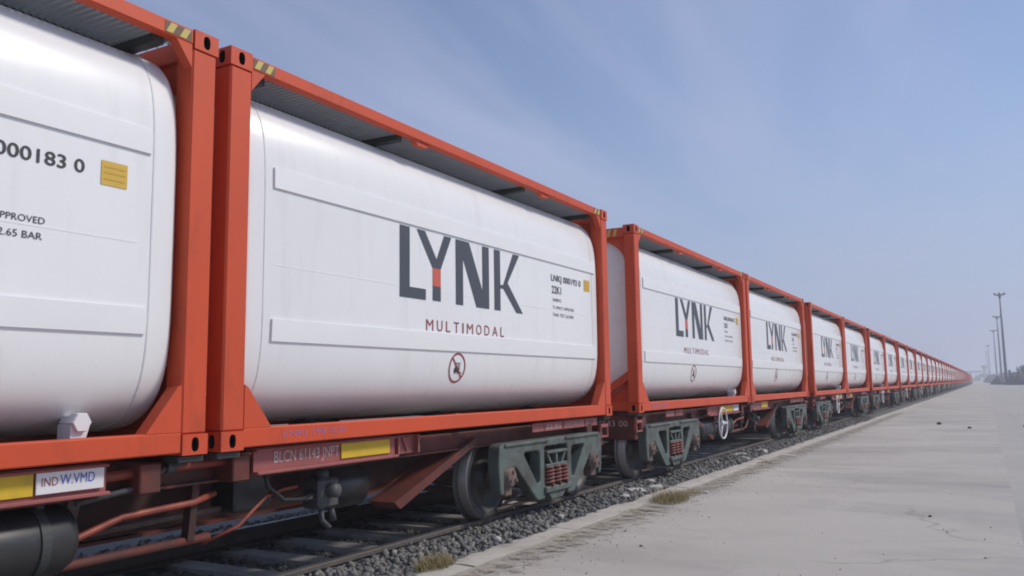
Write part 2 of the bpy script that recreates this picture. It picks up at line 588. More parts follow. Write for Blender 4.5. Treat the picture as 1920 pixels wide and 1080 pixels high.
# ------------------------------------------------------------------ track
track = bpy.data.objects.new('railway_track', None)
COL.objects.link(track)
tag(track, kind='structure')
for cx in (TX + 0.873, TX - 0.873):
    pr = [(-0.070, -0.16), (0.070, -0.16), (0.070, -0.148), (0.012, -0.125), (0.010, -0.045), (0.034, -0.036), (0.036, -0.008),
          (0.028, 0.0), (-0.028, 0.0), (-0.036, -0.008), (-0.034, -0.036), (-0.010, -0.045), (-0.012, -0.125), (-0.070, -0.148)]
    mb = MB()
    yy = [-6, 10, 30, 60, 120, 160, 200, 260, 320, 400, 480, 560, 640, 720]
    vs, fs, k = [], [], len(pr)
    for y in yy:
        for (x, z) in pr:
            vs.append((cx + x + bend(y), y, RAIL + z))
    mis = []
    for j in range(len(yy) - 1):
        for i in range(k):
            fs.append((j * k + i, j * k + (i + 1) % k, (j + 1) * k + (i + 1) % k, (j + 1) * k + i))
            mis.append(1 if i == 7 else 0)
    mb.add(vs, fs)
    mb.mi = mis
    link('rail', mb.mesh('rail', ['rail_side', 'rail_top']), track)
slp = MB()
slp.prism([(-0.13, -0.25), (0.13, -0.25), (0.11, -0.0), (-0.11, -0.0)], 'x', -1.375, 1.375)
slp_me = slp.mesh('sleeper', 'sleeper_concrete')
clip_me = MB().box(-0.025, 0.025, -0.05, 0.05, 0.0, 0.03, 0.006).mesh('rail_clip', 'rail_side')
y = 0.6
i = 0
while y < 70:
    s = link('sleeper', slp_me, track, (TX + random.uniform(-.02, .02), y + random.uniform(-.015, .015), -0.057))
    s.rotation_euler.z = random.uniform(-.012, .012)
    if y < 22:
        for sx in (0.773, 0.973, -0.773, -0.973):
            link('rail_clip', clip_me, s, (sx, 0, 0))
    y += 0.62

# ballast stones, real geometry where they can be seen
phi = (1 + 5 ** .5) / 2
IV = np.array([(-1, phi, 0), (1, phi, 0), (-1, -phi, 0), (1, -phi, 0), (0, -1, phi), (0, 1, phi), (0, -1, -phi), (0, 1, -phi),
               (phi, 0, -1), (phi, 0, 1), (-phi, 0, -1), (-phi, 0, 1)]) / math.sqrt(1 + phi * phi)
IF = np.array([(0, 11, 5), (0, 5, 1), (0, 1, 7), (0, 7, 10), (0, 10, 11), (1, 5, 9), (5, 11, 4), (11, 10, 2), (10, 7, 6), (7, 1, 8),
               (3, 9, 4), (3, 4, 2), (3, 2, 6), (3, 6, 8), (3, 8, 9), (4, 9, 5), (2, 4, 11), (6, 2, 10), (8, 6, 7), (9, 8, 1)])


def stones_mesh(name, pos, size, matn, flat=0.7):
    k = len(pos)
    v = IV[None] * (0.55 + 0.75 * RNG.random((k, 12, 1)))
    ax = RNG.normal(size=(k, 3)); ax /= np.linalg.norm(ax, axis=1)[:, None]
    an = RNG.random(k) * 6.28
    K = np.zeros((k, 3, 3))
    K[:, 0, 1], K[:, 0, 2], K[:, 1, 0] = -ax[:, 2], ax[:, 1], ax[:, 2]
    K[:, 1, 2], K[:, 2, 0], K[:, 2, 1] = -ax[:, 0], -ax[:, 1], ax[:, 0]
    M = np.eye(3)[None] + np.sin(an)[:, None, None] * K + (1 - np.cos(an))[:, None, None] * (K @ K)
    st = np.stack([1 + .35 * RNG.random(k), .8 + .3 * RNG.random(k), flat + .25 * RNG.random(k)], 1)
    v = np.einsum('kij,knj->kni', M, v * st[:, None, :]) * size[:, None, None] + pos[:, None, :]
    f = (IF[None] + (np.arange(k) * 12)[:, None, None]).reshape(-1, 3)
    me = bpy.data.meshes.new(name)
    me.vertices.add(k * 12)
    me.vertices.foreach_set('co', v.reshape(-1))
    me.loops.add(len(f) * 3)
    me.loops.foreach_set('vertex_index', f.reshape(-1).astype(np.int32))
    me.polygons.add(len(f))
    me.polygons.foreach_set('loop_start', np.arange(0, len(f) * 3, 3, dtype=np.int32))
    me.update(calc_edges=True)
    me.materials.append(MATS[matn])
    return me


PX = np.array([p[0] for p in prof]); PZ = np.array([p[1] for p in prof])
ps, ss = [], []
# shoulder between near rail and kerb
k = 19000
yy = 3.2 + 32 * RNG.random(k) ** 1.55
xx = -0.345 + 0.63 * RNG.random(k)
ps.append(np.stack([xx, yy, np.interp(xx, PX, PZ) + RNG.normal(0.004, .012, k)], 1)); ss.append(.009 + .030 * RNG.random(k) ** 2.2)
# four-foot
k = 9000
yy = 2.0 + 16 * RNG.random(k) ** 1.5
xx = -1.98 + 1.52 * RNG.random(k)
ps.append(np.stack([xx, yy, np.interp(xx, PX, PZ) + RNG.normal(0.0, .01, k)], 1)); ss.append(.018 + .018 * RNG.random(k) ** 1.5)
# far shoulder
k = 4000
yy = 3.0 + 16 * RNG.random(k)
xx = -3.2 + 1.08 * RNG.random(k)
ps.append(np.stack([xx, yy, np.interp(xx, PX, PZ) + RNG.normal(0.0, .01, k)], 1)); ss.append(.018 + .02 * RNG.random(k))
o = link('ballast_stones', stones_mesh('ballast_stones', np.concatenate(ps), np.concatenate(ss), 'stone_grey'))
tag(o, 'grey crushed stone ballast between the wagon wheels and the kerb', 'ballast', kind='stuff')

# kerb of cast concrete lengths along the platform edge
kerb = bpy.data.objects.new('platform_kerb', None)
COL.objects.link(kerb)
tag(kerb, kind='structure')
y = 1.0
while y < 130:
    ln = random.uniform(1.7, 2.6) if y < 40 else 8.0
    mb = MB()
    seg = 14 if y < 25 else 3
    vs, fs = [], []
    rx = random.uniform(-.008, .008)
    rz = random.uniform(-.006, .006)
    cs = [(0.235, -0.25), (0.235, -0.012), (0.247, 0.012), (0.33, 0.020), (0.43, 0.018), (0.525, 0.012), (0.555, 0.003), (0.56, -0.25)]
    for j in range(seg + 1):
        yj = y + (ln - 0.012) * j / seg
        e1, e2 = RNG.normal(0, .012), RNG.normal(0, .030)
        chip = -random.uniform(.01, .03) if random.random() < .22 else 0
        for q, (x, z) in enumerate(cs):
            dx = e1 * (q in (1, 2)) + e2 * (q in (5, 6)) - chip * 1.2 * (q in (1, 2))
            vs.append((x + rx + dx + bend(yj), yj, z + rz + chip * (q == 2) + RNG.normal(0, .0025)))
    k = len(cs)
    for j in range(seg):
        for i in range(k - 1):
            fs.append((j * k + i, j * k + i + 1, (j + 1) * k + i + 1, (j + 1) * k + i))
    fs.append(tuple(range(k))); fs.append(tuple(range(seg * k, seg * k + k)))
    mb.add(vs, fs)
    link('kerb_length', mb.mesh('kerb_length', 'kerb_concrete'), kerb)
    y += ln
strip('kerb_run', 0.24, 0.54, [y] + [v for v in ysl if v > y + 5], 0.012, 'kerb_concrete', True, True)

# drift of sandy grit along the kerb
mb = MB()
vs, fs = [], []
yy = np.arange(3.0, 40, 0.22)
for j, y in enumerate(yy):
    wd = 0.42 + 0.36 * max(0, math.sin(y * 1.1) * .5 + math.sin(y * 2.7 + 1) * .35 + .35) + RNG.random() * .06
    vs += [(0.545, y, 0.018 + RNG.random() * .006), (0.575 + wd * .35, y, 0.012 + RNG.random() * .005), (0.58 + wd, y, 0.001)]
for j in range(len(yy) - 1):
    for i in range(2):
        a = j * 3 + i
        fs.append((a, a + 1, a + 4, a + 3))
mb.add(vs, fs, 0, True)
gm = MATS['sand_grit']
t = gm.node_tree
co = t.nodes.new('ShaderNodeTexCoord')
sp = t.nodes.new('ShaderNodeSeparateXYZ')
nn = t.nodes.new('ShaderNodeTexNoise')
nn.inputs['Scale'].default_value = 7.0
nn.inputs['Detail'].default_value = 8
nn.inputs['Roughness'].default_value = 0.75
m1 = t.nodes.new('ShaderNodeMapRange')          # cover thins out away from the kerb
m1.inputs['From Min'].default_value = 0.54
m1.inputs['From Max'].default_value = 1.25
m1.inputs['To Min'].default_value = 0.62
m1.inputs['To Max'].default_value = 0.22
m2 = t.nodes.new('ShaderNodeMath'); m2.operation = 'SUBTRACT'
m3 = t.nodes.new('ShaderNodeMapRange')
m3.inputs['From Min'].default_value = -0.08
m3.inputs['From Max'].default_value = 0.10
t.links.new(co.outputs['Object'], sp.inputs[0])
t.links.new(co.outputs['Object'], nn.inputs['Vector'])
t.links.new(sp.outputs['X'], m1.inputs['Value'])
t.links.new(m1.outputs[0], m2.inputs[0])
t.links.new(nn.outputs['Fac'], m2.inputs[1])
t.links.new(m2.outputs[0], m3.inputs['Value'])
t.links.new(m3.outputs[0], t.nodes['Principled BSDF'].inputs['Alpha'])
tag(link('grit_drift', mb.mesh('grit_drift', 'sand_grit')), 'sandy grit drifted along the foot of the kerb', 'grit', kind='stuff')
k = 1500
yy = 3.5 + 26 * RNG.random(k) ** 1.6
xx = 0.6 + np.abs(RNG.normal(0, .34, k))
xx[1100:] = 0.7 + 5.2 * RNG.random(400)
sz = .0028 + .0055 * RNG.random(k) ** 3
o = link('loose_grit', stones_mesh('loose_grit', np.stack([xx, yy, sz * .4], 1), sz, 'stone_grey'))
tag(o, 'scattered loose chips lying on the concrete beside the kerb', 'grit', kind='stuff')

# ------------------------------------------------------------------ tank container
TCZ, TA, TB, TN = 1.283, 1.15, 1.157, 5.2


def surf_x(z):
    q = min(abs(z - TCZ) / TB, 0.9995)
    return -WID / 2 + TA * (1 - q ** TN) ** (1 / TN)


def se_pts(n=72, s=1.0):
    out = []
    for j in range(n):
        t = 2 * math.pi * j / n
        c, sn = math.cos(t), math.sin(t)
        out.append((math.copysign(abs(c) ** (2 / TN), c) * TA * s, math.copysign(abs(sn) ** (2 / TN), sn) * TB * s))
    return out


def tank_mb(n=96, rings=6, yk=0.255):
    mb = MB()
    prof = [(0.075 + 0.115 * (i / rings) ** 2, 0.93 * i / rings if i else 0.02) for i in range(rings + 1)]
    for i in range(1, rings + 1):
        t = math.pi / 2 * i / rings
        prof.append((yk - (yk - .19) * math.cos(t), 0.93 + 0.07 * math.sin(t)))
    prof += [(L - a, s) for a, s in prof[::-1]]
    vs, fs = [], []
    for a, s in prof:
        for (x, z) in se_pts(n, s):
            vs.append((-WID / 2 + x, a, TCZ + z))
    for i in range(len(prof) - 1):
        for j in range(n):
            fs.append((i * n + j, i * n + (j + 1) % n, (i + 1) * n + (j + 1) % n, (i + 1) * n + j))
    fs.append(tuple(range(n))); fs.append(tuple(range((len(prof) - 1) * n, len(prof) * n)))
    return mb.add(vs, fs, 0, True)


def band_mb(y0, y1, off=0.004, n=72):
    """a flat hoop round the tank"""
    mb = MB()
    vs, fs = [], []
    for yv, o in ((y0, 0.0), (y0, off), (y1, off), (y1, 0.0)):
        for (x, z) in se_pts(n):
            l = math.hypot(x, z)
            vs.append((-WID / 2 + x * (1 + o / l), yv, TCZ + z * (1 + o / l)))
    for i in range(3):
        for j in range(n):
            fs.append((i * n + j, i * n + (j + 1) % n, (i + 1) * n + (j + 1) % n, (i + 1) * n + j))
    return mb.add(vs, fs, 0, False)


def strip_mb(y0, y1, z0, z1, th, side=1, nz=6):
    """raised band following the tank side"""
    mb = MB()
    vs, fs = [], []
    sec = []
    for i in range(nz + 1):
        z = z0 + (z1 - z0) * i / nz
        sec.append((surf_x(z) + th, z))
    sec = [(surf_x(z0) - .01, z0)] + sec + [(surf_x(z1) - .01, z1)]
    k = len(sec)
    for yv in (y0, y1):
        for x, z in sec:
            vs.append((x if side > 0 else -WID - x, yv, z))
    for i in range(k - 1):
        fs.append((i, i + 1, k + i + 1, k + i))
    fs.append(tuple(range(k))); fs.append(tuple(range(k, 2 * k)))
    return mb.add(vs, fs)


def decal(uv, fs, y0, z0, off=0.003, mi=0, mb=None):
    """flat print wrapped on to the tank side; cut along z so it follows the curve"""
    mb = mb or MB()
    bm = bmesh.new()
    bv = [bm.verts.new((0, y0 + u, z0 + v)) for u, v in uv]
    for f in fs:
        try:
            bm.faces.new([bv[i] for i in f])
        except ValueError:
            pass
    zs = [p.co.z for p in bm.verts]
    z = min(zs) + .03
    while z < max(zs) - .005:
        bmesh.ops.bisect_plane(bm, geom=bm.verts[:] + bm.edges[:] + bm.faces[:], plane_co=(0, 0, z), plane_no=(0, 0, 1))
        z += .03
    for v in bm.verts:
        v.co.x = surf_x(v.co.z) + off
    return mb.from_bm(bm, mi)


def quadset(polys):
    uv, fs = [], []
    for p in polys:
        o = len(uv)
        uv += p
        fs.append(tuple(range(o, o + len(p))))
    return uv, fs


# big letters, coordinates along the tank and above its floor
T, B_ = 1.69, 1.10
LYNK = [
    [(1.85, T), (1.85, B_), (1.985, B_), (1.985, T)], [(1.985, B_), (2.215, B_), (2.215, B_ + .092), (1.985, B_ + .092)],
    [(2.085, T), (2.317, 1.385), (2.439, 1.385), (2.378, 1.465), (2.205, T)], [(2.378, 1.465), (2.439, 1.385), (2.61, T), (2.495, T)],
    [(2.317, B_ + .005), (2.439, B_ + .005), (2.439, 1.231), (2.317, 1.231)],
    [(2.68, T), (2.68, B_), (2.80, B_), (2.80, T)], [(3.14, T), (3.14, B_), (3.26, B_), (3.26, T)],
    [(2.80, T), (2.80, 1.53), (3.03, B_), (3.14, B_), (3.14, 1.26), (2.905, T)],
    [(3.36, T), (3.36, B_), (3.475, B_), (3.475, T)],
    [(3.475, 1.355), (3.53, 1.355), (3.735, T), (3.865, T), (3.62, 1.385), (3.93, B_), (3.795, B_), (3.535, 1.32), (3.475, 1.32)],
]
LYNK_RED = [[(2.317, 1.231), (2.439, 1.231), (2.439, 1.385), (2.317, 1.385)]]


def casting(cx, cy, cz, sx, sy):
    """ISO corner casting with oval apertures on its outer side and end; sx, sy point outwards"""
    mb = MB()
    dx, dy, dz = 0.162, 0.178, 0.118
    x0, x1 = sorted((cx, cx - sx * dx)); y0, y1 = sorted((cy, cy - sy * dy)); z0, z1 = cz, cz + dz
    # plain faces: inner side, inner end, top, bottom
    c = [(x, y, z) for x in (x0, x1) for y in (y0, y1) for z in (z0, z1)]
    ins = (0, 1, 3, 2) if sx > 0 else (4, 6, 7, 5)
    ine = (0, 4, 5, 1) if sy > 0 else (2, 3, 7, 6)
    mb.add(c, [ins, ine, (0, 2, 6, 4), (1, 5, 7, 3)])

    def holed(u0, u1, w0, w1, place, ru, rw):
        cu, cw = (u0 + u1) / 2, (w0 + w1) / 2
        hu, hw = (u1 - u0) / 2, (w1 - w0) / 2
        vs, fs, n = [], [], 16
        for j in range(n):
            t = 2 * math.pi * (j + .5 * 0) / n
            cc, s = math.cos(t), math.sin(t)
            k = 1 / max(abs(cc), abs(s))
            vs.append(place(cu + hu * cc * k, cw + hw * s * k, 0))
        for dep in (0, .045):
            for j in range(n):
                t = 2 * math.pi * j / n
                cc, s = math.cos(t), math.sin(t)
                vs.append(place(cu + ru * math.copysign(abs(cc) ** .8, cc), cw + rw * math.copysign(abs(s) ** .8, s), dep))
        f0 = [(j, (j + 1) % n, n + (j + 1) % n, n + j) for j in range(n)]
        f1 = [(n + j, n + (j + 1) % n, 2 * n + (j + 1) % n, 2 * n + j) for j in range(n)]
        mb.add(vs, f0)
        mb.add(vs, f1 + [tuple(range(2 * n, 3 * n))], 1)
    holed(y0, y1, z0, z1, lambda u, w, d: (cx - sx * d, u, w), .026, .042)
    holed(x0, x1, z0, z1, lambda u, w, d: (u, cy - sy * d, w), .026, .042)
    return mb


def mirror_y(mb):
    o = MB()
    o.v = [(x, L - y, z) for x, y, z in mb.v]
    o.f = [f[::-1] for f in mb.f]
    o.mi, o.sm = list(mb.mi), list(mb.sm)
    return o


def mirror_x(mb):
    o = MB()
    o.v = [(-WID - x, y, z) for x, y, z in mb.v]
    o.f = [f[::-1] for f in mb.f]
    o.mi, o.sm = list(mb.mi), list(mb.sm)
    return o


def hazard(y0, y1, z0, z1, x):
    """black and yellow stripes on the top rail"""
    mb = MB()
    mb.box(x, x + .002, y0, y1, z0, z1, 0, 1)
    w = (y1 - y0) / 4
    for i in range(2):
        a = y0 + w * (2 * i + .15)
        mb.prism([(a, z0 + .002), (a + w * .95, z0 + .002), (a + w * 1.65, z1 - .002), (a + w * .7, z1 - .002)], 'x', x + .002, x + .0035, 0)
    return mb


def container_spec(serial, shift, outlet, blue):
    S = Spec()
    tank = S.part('tank', tank_mb(), 'tank_white')
    for a, b in ((0.375, 0.385), (L - 0.385, L - 0.375)):
        S.part('cladding_hoop', band_mb(a, b, .003), 'seam_sealant', tank)
    e = L - 0.30 - (0.1 if shift else 0)
    for z0, z1 in ((1.711, 1.852), (0.683, 0.83)):
        S.part('cladding_strip', strip_mb(.455, e, z0, z1, .014), 'tank_strip', tank)
        S.part('cladding_strip', strip_mb(.455, e, z0, z1, .014, -1), 'tank_strip', tank)
    S.part('sheet_lap', strip_mb(.47, L - .47, 1.188, 1.196, .0012, 1, 1), 'tank_strip', tank)
    for ch, a, b in (('L', 0, 2), ('Y', 2, 5), ('N', 5, 8), ('K', 8, 10)):
        uv, fs = quadset(LYNK[a:b])
        mb = decal(uv, fs, 0, 0)
        if ch == 'Y':
            uv, fs = quadset(LYNK_RED)
            decal(uv, fs, 0, 0, .003, 1, mb)
        S.part('large_letter', mb, ['letter_grey', 'letter_red'], tank, 'large dark grey letter %s' % ch + (' with a red piece' if ch == 'Y' else ''))
    # spaced small caps
    mb = MB()
    word = 'MULTIMODAL'
    wid = [.105, .085, .07, .085, .022, .105, .095, .09, .10, .07]
    gap = (1.318 - sum(wid)) / 9
    u = 2.221
    for ch, w in zip(word, wid):
        uv, fs = text_polys(ch, w, .094)
        S.part('small_letter', decal(uv, fs, u, .846, .003, 0), 'letter_maroon', tank)
        u += w + gap
    # no-forklift sign
    mb = MB()
    cy, cz, ro, ri = 2.73, .537, .134, .116
    n = 32
    ring = [[(cy + ro * math.cos(a), cz + ro * math.sin(a)), (cy + ro * math.cos(b), cz + ro * math.sin(b)),
             (cy + ri * math.cos(b), cz + ri * math.sin(b)), (cy + ri * math.cos(a), cz + ri * math.sin(a))]
            for a, b in ((2 * math.pi * i / n, 2 * math.pi * (i + 1) / n) for i in range(n))]
    uv, fs = quadset(ring)
    decal(uv, fs, 0, 0, .003, 0, mb)
    d = .086
    uv, fs = quadset([[(cy - d - .006, cz + d - .004), (cy - d + .006, cz + d + .006), (cy + d + .006, cz - d + .004), (cy + d - .006, cz - d - .006)]])
    decal(uv, fs, 0, 0, .005, 0, mb)
    fk = [[(-.045, -.035), (.03, -.035), (.03, .0), (-.045, .0)], [(-.035, .0), (-.028, .0), (-.028, .045), (-.035, .045)],
          [(-.035, .038), (.018, .038), (.018, .045), (-.035, .045)], [(.01, .0), (.018, .0), (.022, .038), (.014, .038)],
          [(.034, -.045), (.041, -.045), (.041, .055), (.034, .055)], [(.041, -.045), (.08, -.045), (.08, -.038), (.041, -.038)],
          [(-.038, -.05), (-.016, -.05), (-.016, -.035), (-.038, -.035)], [(.006, -.05), (.026, -.05), (.026, -.035), (.006, -.035)]]
    uv, fs = quadset([[(cy + a, cz + b) for a, b in p] for p in fk])
    decal(uv, fs, 0, 0, .004, 1, mb)
    S.part('prohibition_sign', mb, ['letter_maroon', 'letter_black'], tank, 'round red no-forklift sign')
    # registration block
    mb = MB()
    s = shift
    for txt, y0, y1, z0, h in ((serial, 4.59, 5.36, 1.49, .095), ('22K1', 4.60, 4.835, 1.376, .085), ('30480KG', 4.62, 4.83, 1.288, .036),
                               ('TC IMPACT APPROVED', 4.616, 5.16, 1.205, .034), ('TANK TEST 2.65 BAR', 4.616, 5.15, 1.124, .036)):
        uv, fs = text_polys(txt, y1 - y0, h, 0.012 if h > .08 else 0.0)
        decal(uv, fs, y0 - s, z0, .003, 0, mb)
    S.part('registration_marks', mb, 'letter_black', tank)
    mb = MB()
    uv, fs = quadset([[(5.456 - s, 1.476), (5.614 - s, 1.476), (5.614 - s, 1.61), (5.456 - s, 1.61)]])
    decal(uv, fs, 0, 0, .003, 0, mb)
    uv, fs = quadset([[(5.47 - s, z), (5.60 - s, z), (5.60 - s, z + .008), (5.47 - s, z + .008)] for z in (1.572, 1.54, 1.505)])
    decal(uv, fs, 0, 0, .004, 1, mb)
    S.part('yellow_plate', mb, ['label_yellow', 'label_line'], tank, 'small square yellow plate')
    # ---- frame
    for sx, x in ((1, 0.0), (-1, -WID)):
        for sy, yv in ((-1, 0.0), (1, L)):
            for z in (0.0, H - .118):
                S.part('corner_casting', casting(x, yv, z, sx, sy), ['frame_orange', 'hole_dark'])
    post = MB().box(-.155, -.006, .006, .186, .118, H - .118, .012)
    for mbp in (post, mirror_y(post), mirror_x(post), mirror_x(mirror_y(post))):
        S.part('corner_post', mbp, 'frame_orange')
    rail = MB().box(-.105, -.008, .178, L - .178, .012, .132, .008)
    S.part('bottom_side_rail', rail, 'frame_orange')
    S.part('bottom_side_rail', mirror_x(rail), 'frame_orange')
    trail = MB().box(-.085, -.010, .178, L - .178, H - .098, H - .006, .008)
    S.part('top_side_rail', trail, 'frame_orange')
    S.part('top_side_rail', mirror_x(trail), 'frame_orange')
    for a, b in ((.19, .56), (L - .56, L - .19)):
        hz = hazard(a + .005, a + .195, H - .085, H - .020, -.010) if a < 1 else hazard(b - .195, b - .005, H - .085, H - .020, -.010)
        S.part('hazard_marking', hz, ['hazard_yellow', 'hazard_black'])
    gus = MB().prism([(.186, .40), (.186, .132), (.415, .132), (.40, .15), (.215, .385)], 'x', -.10, -.010)
    tg = MB().prism([(.186, H - .24), (.186, H - .098), (.30, H - .098)], 'x', -.080, -.012)
    for q in (gus, tg):
        nm = 'bottom_gusset' if q is gus else 'top_gusset'
        for mbp in (q, mirror_y(q), mirror_x(q), mirror_x(mirror_y(q))):
            S.part(nm, mbp, 'frame_orange')
    # end frames
    tb = MB().box(-WID + .158, -.158, .03, .15, H - .155, H - .025, .008)
    bb = MB().box(-WID + .158, -.158, .03, .15, .02, .14, .008)
    web = [(-.150, H - .13), (-.150, 1.90)]
    for i in range(11):
        t = math.radians(35 + 41 * i / 10)
        web.append((-WID / 2 + math.cos(t) ** (2 / 3.8) * (TA - .02), TCZ + math.sin(t) ** (2 / 3.8) * (TB - .03)))
    web.append((-.95, H - .13))
    wb = MB().prism(web, 'y', .10, .118)
    br = MB().prism([(-.150, .56), (-.150, .44), (-.62, .135), (-.80, .135)], 'y', .045, .125)
    low = [(-.150, .135), (-.150, .70)]
    for i in range(11):
        t = math.radians(-35 - 36 * i / 10)
        low.append((-WID / 2 + math.cos(t) ** (2 / 3.8) * (TA - .02), TCZ + math.copysign(abs(math.sin(t)) ** (2 / 3.8), -1) * (TB - .03)))
    low.append((-.80, .135))
    lw = MB().prism(low, 'y', .127, .140)
    ehz = MB()
    for i in range(2):
        a = -.32 - .09 * i
        ehz.prism([(a, H - .14), (a + .04, H - .14), (a + .065, H - .045), (a + .025, H - .045)], 'y', .0265, .0295, 0)
    for my in (lambda q: q, mirror_y):
        S.part('top_end_beam', my(tb), 'frame_orange')
        S.part('bottom_end_beam', my(bb), 'frame_orange')
        S.split('end_hazard_marking', my(ehz), 'hazard_yellow')
        for mxx in (lambda q: q, mirror_x):
            S.part('corner_web', my(mxx(wb)), 'frame_orange')
            S.part('diagonal_brace', my(mxx(br)), 'frame_orange')
            S.part('lower_web', my(mxx(lw)), 'frame_orange')
    # ---- walkway
    for mxx in (lambda q: q, mirror_x):
        g = MB()
        n = int((L - .40) / .046)
        for i in range(n):
            yv = .20 + i * .046
            g.box(-.62, -.090, yv, yv + .016, H - .090, H - .050)
        for i in range(6):
            xv = -.10 - i * .10
            g.box(xv - .004, xv + .004, .20, L - .20, H - .066, H - .044)
        w = S.part('walkway_grating', g, 'grating_grey')
        for yv in (.30, 1.83, 3.98, 5.66):
            b = MB().box(-.66, -.088, yv, yv + .07, H - .135, H - .082)
            S.part('walkway_bracket', mxx(b), 'bracket_dark', w)
        for k_ in (w,):
            nme, bmb, mt, par, lab = S.parts[k_]
            S.parts[k_] = (nme, mxx(bmb), mt, par, lab)
        ea = MB().box(-.480, -.465, .20, L - .20, H - .175, H - .082)
        S.part('walkway_gap_strip', mxx(ea), 'bracket_dark', w)  # dark strip added to draw the dark gap between walkway and tank
        for yv in (2.0, 4.28):
            lg = MB().prism([(yv, H - .098), (yv + .22, H - .098), (yv + .17, H - .135), (yv + .05, H - .135)], 'x', -.080, -.03)
            S.part('rail_lug', mxx(lg), 'frame_orange')
    for my in (lambda q: q, mirror_y):
        S.part('end_walkway', my(MB().box(-WID + .63, -.63, .16, .46, H - .079, H - .051)), 'bracket_dark')
    # saddles between tank and bottom rails
    for yv in (1.2, 3.0, 4.8):
        for mxx in (lambda q: q, mirror_x):
            sd_ = MB().prism([(-.12, .03), (-.12, .09), (-.55, .15), (-.75, .03)], 'y', yv, yv + .05)
            S.part('tank_saddle', mxx(sd_), 'bracket_dark')
    if outlet:
        ob = MB()
        oy, oz, ox = 5.335, .21, -.16
        ob.lathe([(-.10, .032), (-.03, .036), (.0, .055), (.045, .055), (.055, .05), (.055, .0)], (ox, oy, oz), 'x', 6, 0, False)
        ob.prism([(oy - .05, .10), (oy + .03, .10), (oy + .06, .20), (oy - .05, .20)], 'x', -.24, -.13)
        S.part('drain_cover', ob, 'paint_white', None, 'white six-sided drain cover')
    if blue:
        bl = MB()
        uvs, fs = text_polys(blue, .62, .05)
        bl.add([(-.0062, .52 + u, .05 + v) for u, v in uvs], fs)
        S.part('blue_marking', bl, 'chalk_blue', None, 'smudged blue marking')
    return S


ORD = ['first', 'second', 'third', 'fourth', 'fifth', 'sixth', 'seventh', 'eighth', 'ninth', 'tenth', 'eleventh', 'twelfth',
       'thirteenth', 'fourteenth', 'fifteenth', 'sixteenth', 'seventeenth', 'eighteenth', 'nineteenth', 'twentieth']
ORD += ['twenty-' + w for w in ORD[:9]] + ['thirtieth']
specs = {}
SER = ['LNKJ 000183 0', 'LNKJ 000193 0', 'LNKJ 000168 2', 'LNKJ 000171 5', 'LNKJ 000154 9', 'LNKJ 000147 1', 'LNKJ 000160 4', 'LNKJ 000139 8']
far_me = None
lab_c = ['white tank container cut off by the left edge of the picture, with yellow plate',
         'large white tank container in the middle, LYNK lettering, blue marking on its rail',
         'white tank container just past the first wagon gap, drain cover at its right end']
for k in range(NW):
    for h in (0, 1):
        i = 2 * k + h
        ys = W0 + PITCH_W * k + (GAP / 2 if h else -GAP / 2 - L)
        loc = (bend(ys + 3), ys, ZC)
        ang = math.atan(-3e-5 * max(0, ys - 120))
        if i < 8:
            sp = container_spec(SER[i], .105 if i == 0 else 0.0, h == 0, {1: 'LNKJ 193 ICD', 2: 'ICD 68'}.get(i))
            o, _ = sp.build('tank_container', loc)
            lab = lab_c[i] if i < 3 else 'white tank container in orange frame, %s tank along the train from the left' % ORD[i]
            if i == 3:
                specs['far'] = sp
        else:
            if far_me is None:
                sp = specs['far']
                far_me = sp.merged('tank_container', ('tank_saddle', 'end_hazard_marking', 'cladding_hoop', 'sheet_lap'))
                low = Spec()
                low.part('t', tank_mb(28, 4), 'tank_white')
                for n_, b_, m_, p_, l_ in sp.parts:
                    if n_ in ('corner_post', 'bottom_side_rail', 'top_side_rail', 'top_end_beam', 'bottom_end_beam', 'corner_web', 'large_letter', 'walkway_gap_strip'):
                        low.parts.append((n_, b_, m_, None, None))
                low.part('walkway', MB().box(-.62, -.09, .2, L - .2, H - .08, H - .05), 'grating_grey')
                low_me = low.merged('tank_container')
            o = link('tank_container', far_me if i < 22 else low_me, None, loc)
            if i < 30:
                lab = 'small white tank container in orange frame, %s tank along the train from the left' % ORD[i]
            else:
                lab = 'tiny white tank container in the distant stretch where the train shrinks to a line'
        o.rotation_euler.z = -ang * -1 if False else -math.atan2(bend(ys + 6) - bend(ys), 6.0)
        tag(o, lab, 'tank container', 'tank containers on the train')

# ------------------------------------------------------------------ flat wagon
WR = 0.40                                  # wheel radius
WCZ = RAIL + WR                            # axle height


def curve_plate(outer, holes, x, th, bev):
    """plate in the y-z plane with rounded holes, from a filled 2D curve"""
    cu = bpy.data.curves.new('p', 'CURVE')
    cu.dimensions = '2D'
    cu.fill_mode = 'BOTH'
    cu.extrude = th / 2 - bev
    cu.bevel_depth = bev
    cu.bevel_resolution = 1
    cu.offset = -bev
    for poly in [outer] + holes:
        s = cu.splines.new('POLY')
        s.points.add(len(poly) - 1)
        for p, (a, b) in zip(s.points, poly):
            p.co = (a, b, 0, 1)
        s.use_cyclic_u = True
    ob = bpy.data.objects.new('p', cu)
    COL.objects.link(ob)
    dg = bpy.context.evaluated_depsgraph_get()
    me = bpy.data.meshes.new_from_object(ob.evaluated_get(dg))
    mb = MB()
    mb.add([(x + v.co.z, v.co.x, v.co.y) for v in me.vertices], [tuple(p.vertices) for p in me.polygons])
    bpy.data.objects.remove(ob); bpy.data.meshes.remove(me)
    return mb


